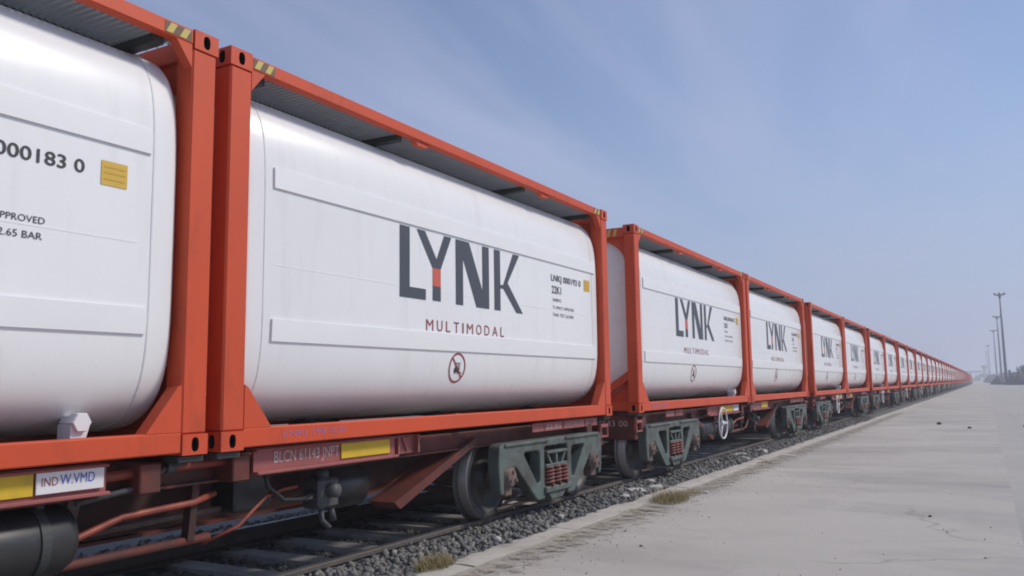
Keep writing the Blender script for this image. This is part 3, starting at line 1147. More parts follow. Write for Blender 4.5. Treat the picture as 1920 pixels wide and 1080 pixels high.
def rounded(poly, r, n=4):
    out = []
    k = len(poly)
    for i in range(k):
        p, a, b = Vector(poly[i]), Vector(poly[i - 1]), Vector(poly[(i + 1) % k])
        d1, d2 = (a - p), (b - p)
        rr = min(r, d1.length * .45, d2.length * .45)
        p1, p2 = p + d1.normalized() * rr, p + d2.normalized() * rr
        for j in range(n + 1):
            t = j / n
            q = p1 * (1 - t) ** 2 + p * 2 * t * (1 - t) + p2 * t * t
            out.append((q.x, q.y))
    return out


def wheel_mb(cy, side):
    """outer face towards side"""
    mb = MB()
    cx = TX + side * 0.838
    pr = [(-.03, .0), (-.03, .42), (-.022, .432), (-.004, .432), (.008, .412), (.02, WR + .004), (.10, WR - .004), (.108, WR - .012),
          (.110, WR - .075), (.095, WR - .088), (.045, WR - .13), (.035, .20), (.05, .14), (.095, .115), (.125, .10), (.125, .0)]
    mb.lathe([(a * side, r) for a, r in pr], (cx, cy, WCZ), 'x', 48, 0, True)
    for i in list(range(2 * 48, 3 * 48)) + list(range(5 * 48, 7 * 48)):
        mb.mi[i] = 1
    return mb


def helix(cx, cy, z0, z1, r, wr, turns):
    n = turns * 12
    return [(cx + r * math.cos(2 * math.pi * i / 12), cy + r * math.sin(2 * math.pi * i / 12), z0 + (z1 - z0) * i / n) for i in range(n + 1)]


def text_on_x(mb, txt, y0, y1, z0, h, x, mi=0):
    uv, fs = text_polys(txt, y1 - y0, h)
    mb.add([(x, y0 + u, z0 + v) for u, v in uv], fs, mi)


def add_bogie(S, c):
    fr = MB().box(TX - .95, TX + .95, c - .16, c + .16, .50, .74, .02)
    bo = S.part('bogie', fr, 'bogie_green', None, 'grey-green three-piece bogie')
    out = rounded([(-1.20, .80), (-1.12, .825), (1.12, .825), (1.20, .80), (1.215, .62), (1.185, .36), (1.115, .34), (1.115, .575),
                   (.885, .60), (.80, .52), (.44, .215), (.26, .215), (.26, .30), (-.26, .30), (-.26, .215), (-.44, .215), (-.80, .52),
                   (-.885, .60), (-1.115, .575), (-1.115, .34), (-1.185, .36), (-1.215, .62)], .05)
    holes = []
    for s in (-1, 1):
        tri = [(s * .735, .715), (s * .375, .715), (s * .375, .40), (s * .43, .375)]
        holes.append(rounded(tri, .06))
    holes.append(rounded([(-.275, .745), (.275, .745), (.275, .345), (-.275, .345)], .035))
    for s in (1, -1):
        xf = TX + s * 1.13
        p = curve_plate([(c + a, z) for a, z in out], [[(c + a, z) for a, z in hh] for hh in holes], xf, .13, .014)
        for sy in (-1, 1):      # stiffening ribs and flange along the top
            p.box(xf - .085, xf + .085, c + sy * .66 - .45, c + sy * .66 + .45, .79, .822, .008)
        S.part('side_frame', p, 'bogie_green', bo)
        be = MB()
        be.box(xf - .10, xf + .085, c - .24, c + .24, .665, .695, .006)
        be.box(xf - .10, xf + .075, c - .25, c + .25, .530, .560, .006)
        be.prism([(c - .23, .665), (c - .19, .665), (c - .10, .56), (c - .14, .56)], 'x', xf - .09, xf + .07)
        be.prism([(c + .23, .665), (c + .19, .665), (c + .10, .56), (c + .14, .56)], 'x', xf - .09, xf + .07)
        be.prism([(c - .02, .665), (c + .02, .665), (c + .02, .56), (c - .02, .56)], 'x', xf - .09, xf + .07)
        be.box(xf - .10, xf - .06, c - .24, c + .24, .56, .665)
        S.part('bolster_end', be, 'bogie_green', bo)
        for dx, dy in ((.035, -.17), (.035, .0), (.035, .17)):
            sp = MB()
            sp.tube(helix(xf + dx * s, c + dy, .345, .53, .070, .013, 5), .0135, 6)
            S.part('coil_spring', sp, 'spring_red', bo)
        ss_ = MB().box(xf - .10, xf + .10, c - .30, c + .30, .27, .335, .012)
        ss_.prism([(c - .22, .275), (c + .22, .275), (c + .12, .20), (c - .12, .20)], 'x', xf - .07, xf + .07)
        S.part('spring_seat', ss_, 'bogie_green', bo)
        for sy in (-1, 1):
            a = c + sy * 1.0
            ab = MB()
            ab.box(xf - .075, xf + .062, a - .105, a + .105, .545, .615, .012)
            ab.lathe([(-.09, .10), (.03, .112), (.045, .112), (.05, .095), (.085, .088), (.095, .07), (.095, .0)] if s > 0 else
                     [(.09, .10), (-.03, .112), (-.045, .112), (-.05, .095), (-.085, .088), (-.095, .07), (-.095, .0)], (xf, a, WCZ), 'x', 20)
            for q in range(3):
                t = math.pi / 2 + q * 2.094
                ab.lathe([(s * .085, .017), (s * .112, .017), (s * .112, 0)], (xf, a + math.cos(t) * .055, WCZ + math.sin(t) * .055), 'x', 6, 0, False)
            ab.box(xf - .05, xf + .05, a - .075, a + .06, .325, .42, .012)
            S.part('axle_box', ab, 'axle_rust', bo)
    for sy in (-1, 1):
        a = c + sy * 1.0
        for s in (1, -1):
            S.part('wheel', wheel_mb(a, s), ['wheel_steel', 'tread_steel'], bo)
        ax = MB()
        ax.tube([(TX - 1.2, a, WCZ), (TX - .75, a, WCZ), (TX, a, WCZ), (TX + .75, a, WCZ), (TX + 1.2, a, WCZ)], [.065, .09, .075, .09, .065], 16)
        S.part('axle', ax, 'axle_rust', bo)
        bm_ = MB()
        bm_.box(TX - .86, TX + .98, a - sy * .50 - .03, a - sy * .50 + .03, .26, .32, .006)
        for s in (1, -1):
            bm_.prism([(a - sy * .47, .22), (a - sy * .47, .62), (a - sy * .435, .62), (a - sy * .425, .42), (a - sy * .435, .22)], 'x',
                      TX + s * .838, TX + s * .94)
        S.part('brake_beam', bm_, 'axle_rust', bo)
    rd = MB()
    rd.tube([(TX + 1.02, c - .98, .185), (TX + 1.04, c - .45, .20), (TX + 1.04, c - .1, .21)], .018, 8)
    rd.tube([(TX + 1.02, c - .80, .235), (TX + 1.0, c - .35, .25)], .014, 8)
    S.split('brake_rod', rd, 'axle_rust', bo)


def wagon_spec(first):
    S = Spec()
    BC = 4.60
    # central fish-bellied girder (local y from the wagon centre)
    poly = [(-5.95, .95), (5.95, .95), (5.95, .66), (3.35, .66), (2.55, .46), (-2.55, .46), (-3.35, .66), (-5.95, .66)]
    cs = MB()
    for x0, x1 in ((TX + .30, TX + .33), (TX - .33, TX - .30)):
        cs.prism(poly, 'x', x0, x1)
    S.split('centre_girder', cs, 'girder_shade')
    fl = MB()
    for y0, z0, y1, z1 in ((-2.55, .46, 2.55, .46),):
        fl.box(TX - .42, TX + .42, y0, y1, z0 - .022, z0 - .001)
    for s in (-1, 1):
        fl.prism([(s * 2.55, .438), (s * 2.55, .459), (s * 3.35, .659), (s * 3.36, .637)], 'x', TX - .42, TX + .42)
        fl.box(TX - .42, TX + .42, s * 3.36, s * 5.95, .638, .659)
    fl.box(TX - .45, TX + .45, -5.95, 5.95, .951, .972)
    S.split('girder_flange', fl, 'wagon_red')
    # deep side girder set back from the edge, its lower edge rising to the bogies
    for s in (1, -1):
        xg = TX + s * .93
        sg = MB()
        sg.prism([(-2.3, .955), (2.6, .955), (3.3, .93), (3.3, .86), (2.55, .80), (1.98, .44), (1.78, .40), (-1.9, .40), (-2.2, .62), (-2.3, .8)], 'x', xg - .012, xg + .012) if False else None
        dg_ = MB()
        dg_.prism([(2.00, .455), (2.08, .395), (3.28, .845), (3.26, .90)], 'x', xg - .16, xg + .10)
        dg_.prism([(-2.00, .455), (-2.08, .395), (-3.28, .845), (-3.26, .90)], 'x', xg - .16, xg + .10)
        S.split('diagonal_strut', dg_, 'wagon_red')
        ib = MB().box(xg - .03, xg + .03, -5.6, 5.6, .80, .952, .006)
        ib.box(xg - .03, xg + .08, -5.6, 5.6, .80, .815)
        S.part('inner_longitudinal', ib, 'wagon_red')
        # outer channel-section sills carrying the boards
        for a, b in ((.42, 1.90), (-2.6, -.62)):
            sl = MB()
            sl.box(TX + s * 1.085, TX + s * 1.105, a, b, .845, .985)
            sl.box(TX + s * 1.03, TX + s * 1.150, a, b, .826, .846, .004)
            sl.box(TX + s * 1.03, TX + s * 1.135, a, b, .972, .988, .004)
            S.part('side_sill', sl, 'sill_pink')
        pl = MB()
        for a, b in ((4.19, 4.45), (4.46, 4.90), (4.92, 5.48), (5.50, 5.85)):
            pl.box(TX + s * 1.115, TX + s * 1.13, a, b, .893, .984, .003)
        for a, b in ((-4.80, -4.40), (-4.36, -4.0)):
            pl.box(TX + s * 1.115, TX + s * 1.13, a, b, .893, .984, .003)
        S.split('number_plate', pl, 'sill_pink')
    tm = MB()
    xf = TX + 1.1315
    text_on_x(tm, '22.86', 4.50, 4.86, .915, .045, xf)
    text_on_x(tm, 'JNPT 61143', 4.97, 5.43, .915, .045, xf)
    text_on_x(tm, '61 T', 5.55, 5.80, .92, .042, xf)
    text_on_x(tm, '22.86', -4.75, -4.45, .915, .045, xf)
    S.part('plate_lettering', tm, 'worn_white')
    st = MB()
    text_on_x(st, 'BLCN 61143 JNPT', .60, 1.24, .864, .098, TX + 1.1065)
    S.part('sill_lettering', st, 'worn_white')
    yb = MB()
    yb.box(TX + 1.107, TX + 1.116, 1.255, 1.825, .862, .972, .002)
    yb.box(TX + 1.107, TX + 1.116, -1.9, -1.02, .862, .972, .002)
    S.split('yellow_board', yb, 'board_yellow')
    wbm = MB().box(TX + 1.118, TX + 1.126, -1.012, -.645, .866, .980, .002)
    wb_ = S.part('white_board', wbm, 'paint_white', None, 'white board with blue lettering')
    wt = MB()
    text_on_x(wt, 'W.VMD', -.89, -.70, .905, .05, TX + 1.1275)
    S.part('board_lettering', wt, 'letter_blue', wb_)
    wt = MB()
    text_on_x(wt, 'IND', -.985, -.90, .905, .042, TX + 1.1275)
    S.part('board_lettering', wt, 'letter_maroon', wb_)
    # cross bearers under the container corners
    cb = MB()
    for yv in (-.36, .30, -5.7, 5.62):
        cb.box(TX - 1.13, TX + 1.13, yv - .07, yv + .07, .80, .965, .008)
    S.split('cross_bearer', cb, 'wagon_red')
    for yv in (-5.98, 5.98):
        hs = MB().box(TX - 1.12, TX + 1.12, yv - .06, yv + .06, .64, .95, .01)
        hb = S.part('headstock', hs, 'wagon_red')
        for s in (1, -1):
            tl = MB()
            tl.box(TX + s * 1.13, TX + s * 1.17, yv - .11, yv + .11, .86, .90, .004)
            for q in (-.105, .105):
                tl.box(TX + s * 1.13, TX + s * 1.165, yv + q - .01, yv + q + .01, .76, .86)
            tl.box(TX + s * 1.13, TX + s * 1.165, yv - .115, yv + .115, .745, .765)
            S.part('step_loop', tl, 'sill_pink', hb)
        if yv < 0:
            ht = MB()
            uv, fs = text_polys('61143 00', .50, .075)
            ht.add([(TX + .52 + u, yv - .0625, .815 + v) for u, v in uv], fs)
            S.part('headstock_lettering', ht, 'worn_white', hb)
        cp = MB().box(TX - .11, TX + .11, yv, yv + math.copysign(.62, yv), .66, .86, .02)
        S.part('drawbar', cp, 'axle_rust', hb)
    # twist-lock pedestals beneath the castings
    for yv in (-6.02, -.14, .14, 6.02):
        tl = MB()
        for s in (1, -1):
            tl.box(TX + s * 1.06, TX + s * 1.19, yv - .09, yv + .09, .955, .996, .006)
        S.split('container_lock', tl, 'bracket_dark')
    # pipes and rods at the middle opening
    pp = MB()
    pp.tube([(TX + 1.02, -2.3, .90), (TX + 1.04, -.6, .905), (TX + 1.05, -.1, .925), (TX + 1.05, .35, .93)], .028, 10)
    S.part('air_pipe', pp, 'pipe_red')
    pp = MB()
    pp.tube([(TX + .95, -1.6, .50), (TX + 1.0, -.85, .56), (TX + 1.02, -.45, .68), (TX + 1.03, .02, .70), (TX + .98, .22, .73)], .020, 10)
    S.part('air_pipe', pp, 'pipe_red')
    pp = MB()
    pp.tube([(TX + .9, .20, .42), (TX + .98, .42, .50), (TX + .98, .66, .66), (TX + .96, .84, .685), (TX + .93, 1.0, .685)], .013, 8)
    S.part('air_pipe', pp, 'pipe_red')
    pp = MB()
    pp.tube([(TX + .9, -2.6, .45), (TX + .96, -1.2, .46), (TX + .96, .2, .47)], .026, 8)
    S.part('brake_pull_rod', pp, 'wagon_red')
    pp = MB()
    pp.tube([(TX + 1.05, -.75, .79), (TX + 1.06, -.42, .83), (TX + 1.08, -.30, .90), (TX + 1.08, -.12, .95)], .017, 8)
    pp.lathe([(-.03, .035), (.03, .035), (.03, 0)], (TX + 1.08, -.2, .93), 'y', 8)
    S.part('brake_lever', pp, 'valve_grey')
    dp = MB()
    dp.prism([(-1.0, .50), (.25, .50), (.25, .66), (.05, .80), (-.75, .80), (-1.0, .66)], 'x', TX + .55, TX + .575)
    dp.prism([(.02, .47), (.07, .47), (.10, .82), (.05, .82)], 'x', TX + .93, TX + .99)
    S.split('bracket_plate', dp, 'girder_shade')
    rg = MB()
    rg.prism([(-.62, .52), (-.56, .52), (-.50, .80), (-.58, .80)], 'x', TX + .70, TX + .74)
    rg.tube([(TX + .72, -.60, .56), (TX + .72, .95, .60)], .02, 8)
    S.part('brake_rigging', rg, 'axle_rust')
    hs_ = MB()
    hs_.tube([(TX + .98, .62, .86), (TX + 1.0, .66, .72), (TX + 1.0, .80, .62), (TX + .97, 1.0, .60), (TX + .93, 1.18, .62)], .016, 8)
    S.part('air_hose', hs_, 'black_paint')
    bx = MB().box(TX + .62, TX + .86, .50, .82, .56, .80, .015)
    S.part('relay_box', bx, 'black_paint')
    # gussets under the outer sill
    gs = MB()
    gs.prism([(1.93, .985), (2.22, .985), (2.20, .84), (1.95, .84)], 'x', TX + 1.06, TX + 1.075)
    gs.prism([(2.02, .97), (2.13, .97), (2.09, .855)], 'x', TX + 1.075, TX + 1.09)
    for a in (1.93, 2.20):
        gs.box(TX + 1.06, TX + 1.12, a, a + .02, .84, .985)
    S.part('sill_gusset', gs, 'sill_pink')
    # air reservoirs
    for y0, y1 in ((-1.75, -.68), (-2.75, -1.84)):
        tk = MB()
        r = .19
        tk.lathe([(0, .0), (.0, r * .6), (.03, r * .86), (.09, r), (y1 - y0 - .09, r), (y1 - y0 - .03, r * .86), (y1 - y0, r * .6), (y1 - y0, 0)],
                 (TX + .87, y0, .60), 'y', 36)
        rs = S.part('air_reservoir', tk, 'black_paint', None, 'black air reservoir under the wagon')
        for q in (.22, y1 - y0 - .22):
            bd = MB()
            bd.lathe([(q - .025, r), (q - .025, r + .008), (q + .025, r + .008), (q + .025, r)], (TX + .87, y0, .60), 'y', 36, 0, False)
            bd.box(TX + .75, TX + .99, y0 + q - .02, y0 + q + .02, .78, .825)
            S.part('tank_strap', bd, 'bracket_dark', rs)
    # distributor valve
    dv = MB()
    dv.box(TX + .80, TX + .98, 1.18, 1.40, .50, .72, .02)
    dv.lathe([(0, .05), (.07, .05), (.07, .0)], (TX + .98, 1.29, .63), 'x', 12)
    dv.lathe([(-.06, .045), (0, .06), (.05, .06), (.06, 0)], (TX + .89, 1.29, .72), 'z', 12)
    dv.tube([(TX + .94, 1.24, .50), (TX + .95, 1.24, .42), (TX + .97, 1.30, .36)], .02, 8)
    dv.tube([(TX + .92, 1.36, .50), (TX + .92, 1.40, .40)], .025, 8)
    dv.box(TX + .86, TX + .96, 1.02, 1.14, .58, .61, .008)
    S.part('distributor_valve', dv, 'valve_grey')
    # hand wheel of the parking brake
    hw = MB()
    cy, cz, cr_ = -1.92, .682, .262
    hw.tube([(TX + 1.17, cy + cr_ * math.cos(t), cz + cr_ * math.sin(t)) for t in [2 * math.pi * j / 36 for j in range(36)]], .016, 8, 0, True)
    for j in range(3):
        t = math.pi / 2 + j * 2.094 + .5
        hw.tube([(TX + 1.15, cy, cz), (TX + 1.17, cy + cr_ * math.cos(t), cz + cr_ * math.sin(t))], [.020, .014], 8)
    hw.lathe([(-.03, .04), (.03, .045), (.03, 0)], (TX + 1.15, cy, cz), 'x', 14)
    h_ = S.part('hand_wheel', hw, 'paint_white', None, 'white parking-brake hand wheel')
    sp_ = MB()
    sp_.tube([(TX + .6, cy, cz), (TX + 1.13, cy, cz)], .022, 10)
    sp_.prism([(cy - .08, .60), (cy + .08, .60), (cy + .12, .95), (cy - .12, .95)], 'x', TX + 1.03, TX + 1.045)
    S.part('brake_spindle', sp_, 'wagon_red', h_)
    # brake cylinder and a spare plate seen under the second tank
    bc_ = MB()
    bc_.lathe([(0, 0), (0, .13), (.06, .16), (.42, .16), (.45, .13), (.45, 0)], (TX + .72, 2.0 - .55, .60), 'y', 24)
    S.part('brake_cylinder', bc_, 'black_paint')
    for c in (-BC, BC):
        add_bogie(S, c)
    return S


wsp = wagon_spec(True)
wag_lab = ['dark red flat wagon nearest the camera, white board and green bogie in view',
           'dark red flat wagon with the white hand wheel nearest the camera']
wfar = None
for k in range(NW):
    yc = W0 + PITCH_W * k
    loc = (bend(yc), yc, 0)
    if k < 5:
        skip = () if k != 0 else ()
        o, obs = wsp.build('flat_wagon', loc, skip=skip)
        lab = wag_lab[k] if k < 2 else 'dark red container flat wagon, %s wagon along the train from the left' % ORD[k]
    else:
        if wfar is None:
            wfar = wsp.merged('flat_wagon', ('air_pipe', 'plate_lettering', 'sill_lettering', 'board_lettering', 'coil_spring', 'container_lock',
                                             'brake_lever', 'tank_strap', 'step_loop', 'headstock_lettering'))
            keep = Spec()
            for p in wsp.parts:
                if p[0] in ('centre_girder', 'inner_longitudinal', 'side_sill', 'headstock', 'side_frame', 'hand_wheel', 'bogie'):
                    keep.parts.append(p)
                elif p[0] == 'wheel':
                    zz = [v for v in p[1].v]
                    cyy = sum(v[1] for v in zz) / len(zz); cxx = sum(v[0] for v in zz) / len(zz)
                    w_ = MB().lathe([(-.06, 0), (-.06, .42), (.06, WR), (.06, 0)], (cxx, cyy, WCZ), 'x', 14)
                    keep.parts.append(('wheel', w_, ['wheel_steel'], None, None))
            wlow = keep.merged('flat_wagon')
        o = link('flat_wagon', wfar if k < 10 else wlow, None, loc)
        lab = ('small dark red flat wagon, %s wagon along the train from the left' % ORD[k]) if k < 15 else \
            'tiny flat wagon in the distant stretch where the train shrinks to a line'
    o.rotation_euler.z = -math.atan2(bend(yc + 6) - bend(yc), 6.0)
    tag(o, lab, 'flat wagon', 'container wagons of the train')

# ------------------------------------------------------------------ things lying about


def rock(name, loc, size, matn, label, cat, group=None, sq=(1, 1, .6), sub=2):
    bm = bmesh.new()
    bmesh.ops.create_icosphere(bm, subdivisions=sub, radius=1)
    rs = random.Random(sum(map(ord, label)) * 7 + int(loc[1] * 997) + int(loc[0] * 131))
    dirs = [Vector((rs.gauss(0, 1), rs.gauss(0, 1), rs.gauss(0, 1))).normalized() for _ in range(9)]
    cut = [rs.uniform(.55, .85) for _ in dirs]
    for v in bm.verts:
        for d, c in zip(dirs, cut):
            t = v.co.dot(d)
            if t > c: v.co -= d * (t - c)
        v.co *= rs.uniform(.95, 1.05)
    for v in bm.verts:
        v.co = (v.co.x * size * sq[0], v.co.y * size * sq[1], v.co.z * size * sq[2])
    mb = MB().from_bm(bm)
    o = link(name, mb.mesh(name, matn), None, loc)
    o.rotation_euler.z = rs.uniform(0, 6)
    return tag(o, label, cat, group)


G1 = 'broken concrete pieces beside the track'
rub = [(-.02, 10.35, .02, .13, 'largest pale broken slab lying on the ballast past the first bogie', (1.1, 1.6, .28)),
       (.10, 10.85, .02, .12, 'pale broken slab half on the kerb edge, behind the largest slab', (1.0, 1.5, .35)),
       (-.12, 11.2, .03, .09, 'small pale lump of concrete on the ballast left of the slabs', (1, 1, .6)),
       (.08, 9.75, .02, .07, 'small pale lump of concrete in front of the broken slabs', (1, 1.2, .5)),
       (-.17, 16.2, .03, .16, 'flat pale slab on the ballast below the white hand wheel', (.9, 1.8, .22)),
       (-.02, 17.4, .02, .17, 'long flat pale slab on the ballast beyond the white hand wheel', (.8, 2.2, .22)),
       (.12, 15.4, .02, .10, 'lump of broken concrete against the kerb near the white hand wheel', (1, 1.3, .5)),
       (.02, 13.0, .03, .07, 'bright little concrete crumb heap by the second bogie', (1, 1.4, .4)),
       (.17, 6.55, .03, .045, 'white stone on the ballast close to the kerb, in front of the nearest wheel', (1, 1, .8)),
       (.62, 16.6, .01, .13, 'flat flake of concrete lying on the platform side of the kerb', (.8, 1.6, .2))]
rs_ = random.Random(21)
for q in range(16):
    yq = 5.2 + 17 * rs_.random()
    xq = rs_.choice((rs_.uniform(.57, .85), rs_.uniform(-.1, .2)))
    rub.append((xq, yq, .004 if xq > .5 else .03, rs_.uniform(.018, .045), 'small grey crumb of broken concrete lying beside the kerb', (1, 1.3, .6)))
for x, y, z, s, lab, sq in rub:
    rock('concrete_piece', (x, y, z), s, 'rubble_white', lab, 'rubble', G1, sq)
for x, y, s, lab in ((3.42, 9.67, .022, 'small dark stone alone on the near platform at the right'),
                     (3.50, 27.7, .060, 'dark lump far down the platform at the right'),
                     (2.62, 29.9, .085, 'flat dark lump far down the middle of the platform'),
                     (4.9, 29.0, .05, 'dark lump at the right edge of the far platform'),
                     (1.35, 6.95, .016, 'tiny dark pebble at the bottom of the picture on the platform'),
                     (.95, 7.6, .014, 'tiny dark pebble next to the sandy grit by the kerb')):
    rock('stone', (x, y, s * .35), s, 'dark_stone', lab, 'stone', 'loose stones on the platform')


def grass(name, loc, n, hgt, spread, label, seed):
    rs = random.Random(seed)
    mb = MB()
    for i in range(n):
        a = rs.uniform(0, 6.28)
        d = rs.random() ** .6 * spread
        bx, by_ = math.cos(a) * d * .75, math.sin(a) * d * 1.5
        h_ = hgt * rs.uniform(.35, 1.0) * (1 - .45 * d / spread)
        la = rs.uniform(0, 6.28)
        ln = h_ * rs.uniform(.4, 1.3)
        w = rs.uniform(.0015, .0035)
        px, py = -math.sin(la) * w, math.cos(la) * w
        pts = []
        for t in (0, .4, .75, 1):
            cx_, cy_ = bx + math.cos(la) * ln * t * t, by_ + math.sin(la) * ln * t * t
            z = h_ * (t - .25 * t * t) * 1.2
            pts.append((cx_, cy_, z, 1 - t * .85))
        vs = []
        for cx_, cy_, z, k in pts:
            vs += [(cx_ - px * k, cy_ - py * k, z), (cx_ + px * k, cy_ + py * k, z)]
        mb.add(vs, [(0, 1, 3, 2), (2, 3, 5, 4), (4, 5, 7, 6)])
    o = link(name, mb.mesh(name, 'dry_grass'), None, loc)
    return tag(o, label, 'grass', 'dry grass tufts along the kerb')


grass('dry_grass_tuft', (.66, 9.75, 0), 1000, .20, .27, 'largest dry straw-coloured grass tuft growing against the kerb', 1)
grass('dry_grass_tuft', (.27, 5.45, .01), 520, .16, .15, 'dry grass tuft at the bottom edge of the picture, at the kerb end', 2)
grass('dry_grass_tuft', (.68, 10.45, 0), 300, .10, .22, 'low sparse dry grass right behind the largest tuft', 3)
grass('dry_grass_tuft', (.60, 8.7, 0), 200, .06, .20, 'low dry grass by the kerb in front of the largest tuft', 4)
grass('dry_grass_tuft', (.60, 7.0, 0), 260, .05, .16, 'short dead grass at the kerb near the nearest wheel', 5)
grass('dry_grass_tuft', (.60, 14.9, 0), 320, .07, .16, 'faint dry grass by the kerb near the second wagon', 6)

# ------------------------------------------------------------------ far things


def mast(loc, h, label, arms, rot):
    S = Spec()
    p = MB().tube([(0, 0, 0), (0, 0, .4), (0, 0, h * .5), (0, 0, h)], [.46, .42, .32, .18], 14)
    S.part('pole', p, 'mast_steel')
    b = MB().box(-1.0, 1.0, -1.0, 1.0, 0, .5, .05)
    b.box(.6, 1.25, -.5, .5, .5, 4.2, .05)
    S.part('base_cabinet', b, 'mast_steel')
    ring = MB().tube([(.8 * math.cos(t), .8 * math.sin(t), h - .15) for t in [2 * math.pi * i / 20 for i in range(20)]], .13, 8, 0, True)
    for i in range(arms):
        t = 2 * math.pi * i / arms + rot
        ring.tube([(0, 0, h - .4), (.8 * math.cos(t), .8 * math.sin(t), h - .15)], .08, 6)
    ring.lathe([(-.8, .35), (.3, .45), (.5, .2), (.6, 0)], (0, 0, h - .1), 'z', 12)
    hd = S.part('lamp_carriage', ring, 'mast_steel')
    for i in range(arms):
        t = 2 * math.pi * i / arms + rot
        c, s = math.cos(t), math.sin(t)
        lb = MB()
        lb.tube([(.78 * c, .78 * s, h - .12), (1.15 * c, 1.15 * s, h + .08), (1.6 * c, 1.6 * s, h + .3)], [.13, .27, .25], 8)
        S.part('floodlight', lb, 'mast_steel', hd)
    o, _ = S.build('light_mast', loc)
    return tag(o, label, 'light mast', 'high light masts beside the platform')


for i, (x, y, lab) in enumerate(((9.12, 281, 'tallest and nearest high light mast at the right'), (9.42, 381, 'second high light mast, just left of the tallest'),
                                 (8.96, 487, 'third high light mast, thinner, left of the second'),
                                 (6.79, 696, 'faint fourth high light mast in the haze'), (5.9, 853, 'faintest and farthest light mast in the haze'))):
    mast((x, y, -.05), 26, lab, 6 if i < 3 else 4, .45 + i)


def heap(name, loc, rx, ry, h, matn, label, seed, pw=1.3):
    rs = np.random.default_rng(seed)
    n1, n2 = 20, 44
    vs, fs = [], []
    ph = rs.random(6) * 6.28
    for i in range(n1 + 1):
        r = i / n1
        for j in range(n2):
            t = 2 * math.pi * j / n2
            k = 1 + .10 * math.sin(2 * t + ph[0]) + .07 * math.sin(3 * t + ph[1]) + .05 * math.sin(5 * t + ph[2])
            z = h * max(0, 1 - r ** pw) * (1 + .12 * math.sin(3 * t + ph[3] + r * 4)) + rs.normal(0, h * .025) * (1 - r)
            vs.append((rx * r * k * math.cos(t), ry * r * k * math.sin(t), z - .2 * (i == n1)))
    for i in range(n1):
        for j in range(n2):
            fs.append((i * n2 + j, i * n2 + (j + 1) % n2, (i + 1) * n2 + (j + 1) % n2, (i + 1) * n2 + j))
    mb = MB().add(vs, fs, 0, True)
    return tag(link(name, mb.mesh(name, matn), None, loc), label, 'stockpile', 'dark stockpiles at the right')


heap('stockpile', (7.6, 300, 0), 2.4, 12, 2.3, 'coal_dark', 'low dark stockpile left of the tallest light mast', 1, 2.6)
heap('stockpile', (11.6, 270, 0), 2.9, 14, 3.1, 'coal_dark', 'dark stockpile at the foot of the tallest light mast', 6, 4.5)
heap('stockpile', (17.0, 262, 0), 3.6, 14, 3.7, 'tarp_purple', 'purple-grey covered stockpile right of the tallest mast', 2, 5.0)
heap('stockpile', (24, 250, 0), 4.5, 16, 4.0, 'coal_dark', 'dark stockpile cut by the right edge of the picture', 3, 4.0)
heap('stockpile', (7.6, 520, 0), 5.0, 20, 4.0, 'coal_dark', 'hazy stockpile near the third light mast', 5, 2.6)


def tree(loc, h, r, label, seed, cat='tree', group='trees at the far right'):
    rs = random.Random(seed)
    S = Spec()
    t = MB().tube([(0, 0, 0), (.1, .05, h * .35), (0, .1, h * .7)], [.22, .16, .06], 8)
    for i in range(5):
        a = i * 1.3
        t.tube([(.05, .05, h * (.35 + .06 * i)), (math.cos(a) * r * .6, math.sin(a) * r * .6, h * (.55 + .07 * i))], [.08, .03], 6)
    S.part('trunk', t, 'bark')
    c = MB()
    cl = [(rs.gauss(0, r * .45), rs.gauss(0, r * .45), h * rs.uniform(.5, .95), rs.uniform(.25, .5) * r) for _ in range(16)]
    for cx_, cy_, cz_, cr2 in cl:
        for _ in range(46):
            d = Vector((rs.gauss(0, 1), rs.gauss(0, 1), rs.gauss(0, .8))).normalized() * cr2 * rs.uniform(.5, 1.1)
            p = Vector((cx_, cy_, cz_)) + d
            u = Vector((rs.gauss(0, 1), rs.gauss(0, 1), rs.gauss(0, 1))).normalized() * rs.uniform(.12, .28)
            w = u.orthogonal().normalized() * u.length * .6
            c.add([p - u, p + w, p + u, p - w], [(0, 1, 2, 3)])
    S.part('crown', c, 'far_leaf')
    o, _ = S.build('tree', loc)
    return tag(o, label, cat, group)


tree((13.6, 286, 0), 5.2, 2.0, 'small round tree poking above the stockpiles at the right', 5)
# far wooded and built-up skyline that reads as one mass
mb = MB()
rs = random.Random(3)
for i in range(1500):
    x = rs.uniform(-70, 260)
    y = 930 + rs.uniform(-25, 25) + (x - 5) * .05
    hh = 5.6 + 1.6 * math.sin(x * .13) + 1.1 * math.sin(x * .41 + 1)
    z = rs.random() ** .8 * hh
    s = rs.uniform(.7, 1.7)
    for q in range(3):
        u = Vector((rs.gauss(0, 1), rs.gauss(0, .5), rs.gauss(0, 1))).normalized() * s
        w = u.orthogonal().normalized() * s * .8
        p = Vector((x + rs.gauss(0, 1), y + rs.gauss(0, 1), z))
        mb.add([p - u, p + w, p + u, p - w], [(0, 1, 2, 3)])
tag(link('far_treeline', mb.mesh('far_treeline', 'far_leaf')), 'hazy grey-green line of trees on the horizon', 'treeline', kind='stuff')

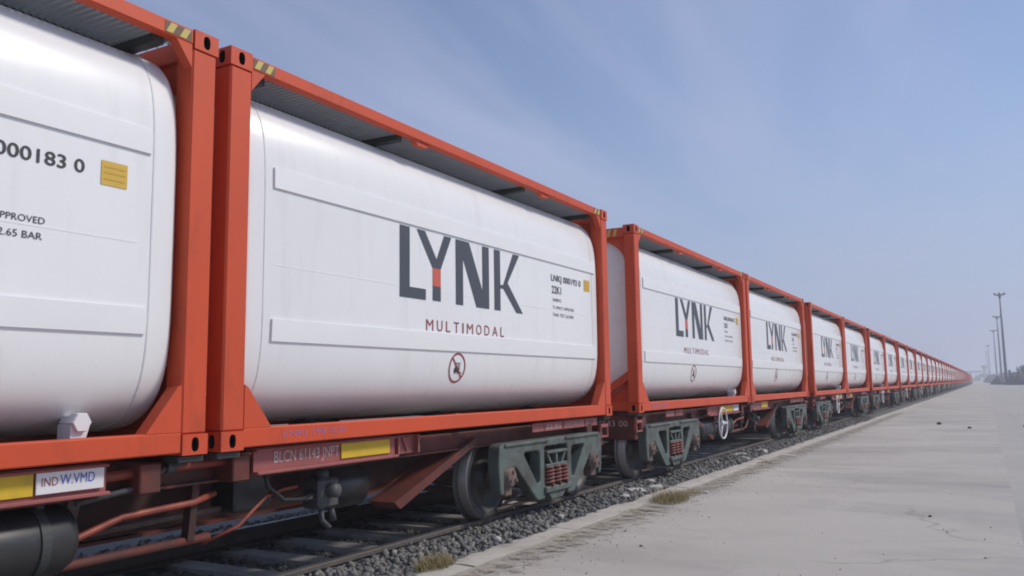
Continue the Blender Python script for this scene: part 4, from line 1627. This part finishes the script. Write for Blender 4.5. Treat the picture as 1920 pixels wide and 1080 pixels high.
# sheds and a gantry crane fading in the haze
S = Spec()
S.part('wall', MB().box(-16, 16, -8, 8, 0, 6.2), 'far_wall')
S.part('roof', MB().prism([(-16.6, 6.2), (0, 8.6), (16.6, 6.2)], 'y', -8.6, 8.6), 'mast_steel')
for i in range(5):
    S.part('door', MB().box(-14 + i * 6, -10.5 + i * 6, -8.06, -8.0, 0, 4.2), 'mast_steel')
o, _ = S.build('warehouse', (30, 880, 0))
tag(o, 'long hazy warehouse on the horizon behind the stockpiles', 'warehouse')
S = Spec()
for s in (-1, 1):
    for q in (-1, 1):
        S.part('leg', MB().tube([(s * 11, q * 5, 0), (s * 10, q * 2.5, 13)], .55, 6), 'mast_steel')
S.part('bridge_girder', MB().box(-17, 17, -1.3, 1.3, 13, 15.2), 'mast_steel')
S.part('crane_cabin', MB().box(3, 6.5, -1.5, 1.5, 10.6, 12.95, .1), 'mast_steel')
o, _ = S.build('gantry_crane', (-16, 1150, -2.5))
tag(o, 'faint gantry crane in the haze above the end of the train', 'crane')
S = Spec()
S.part('shaft', MB().tube([(0, 0, 0), (0, 0, 19)], [1.5, 1.1], 12), 'far_wall')
S.part('tank_head', MB().lathe([(0, 1.1), (1.2, 2.6), (3.2, 2.6), (4.0, 0)], (0, 0, 18.5), 'z', 16), 'far_wall')
o, _ = S.build('water_tower', (3.4, 960, -6))
tag(o, 'faint water tower in the haze between train end and light masts', 'tower')

# ------------------------------------------------------------------ haze
hz = MB().box(-1450, 1450, -220, 2650, -1.4, 34)
hm = bpy.data.materials.new('haze')
hm.use_nodes = True
t = hm.node_tree
t.nodes.clear()
out = t.nodes.new('ShaderNodeOutputMaterial')
pv = t.nodes.new('ShaderNodeVolumePrincipled')
pv.inputs['Color'].default_value = (0.82, 0.86, 0.95, 1)
pv.inputs['Density'].default_value = 0.0013
pv.inputs['Anisotropy'].default_value = 0.2
t.links.new(pv.outputs['Volume'], out.inputs['Volume'])
MATS['haze'] = hm
tag(link('haze', hz.mesh('haze', 'haze')), 'thin pale bluish haze filling the air over the yard', 'haze', kind='stuff')
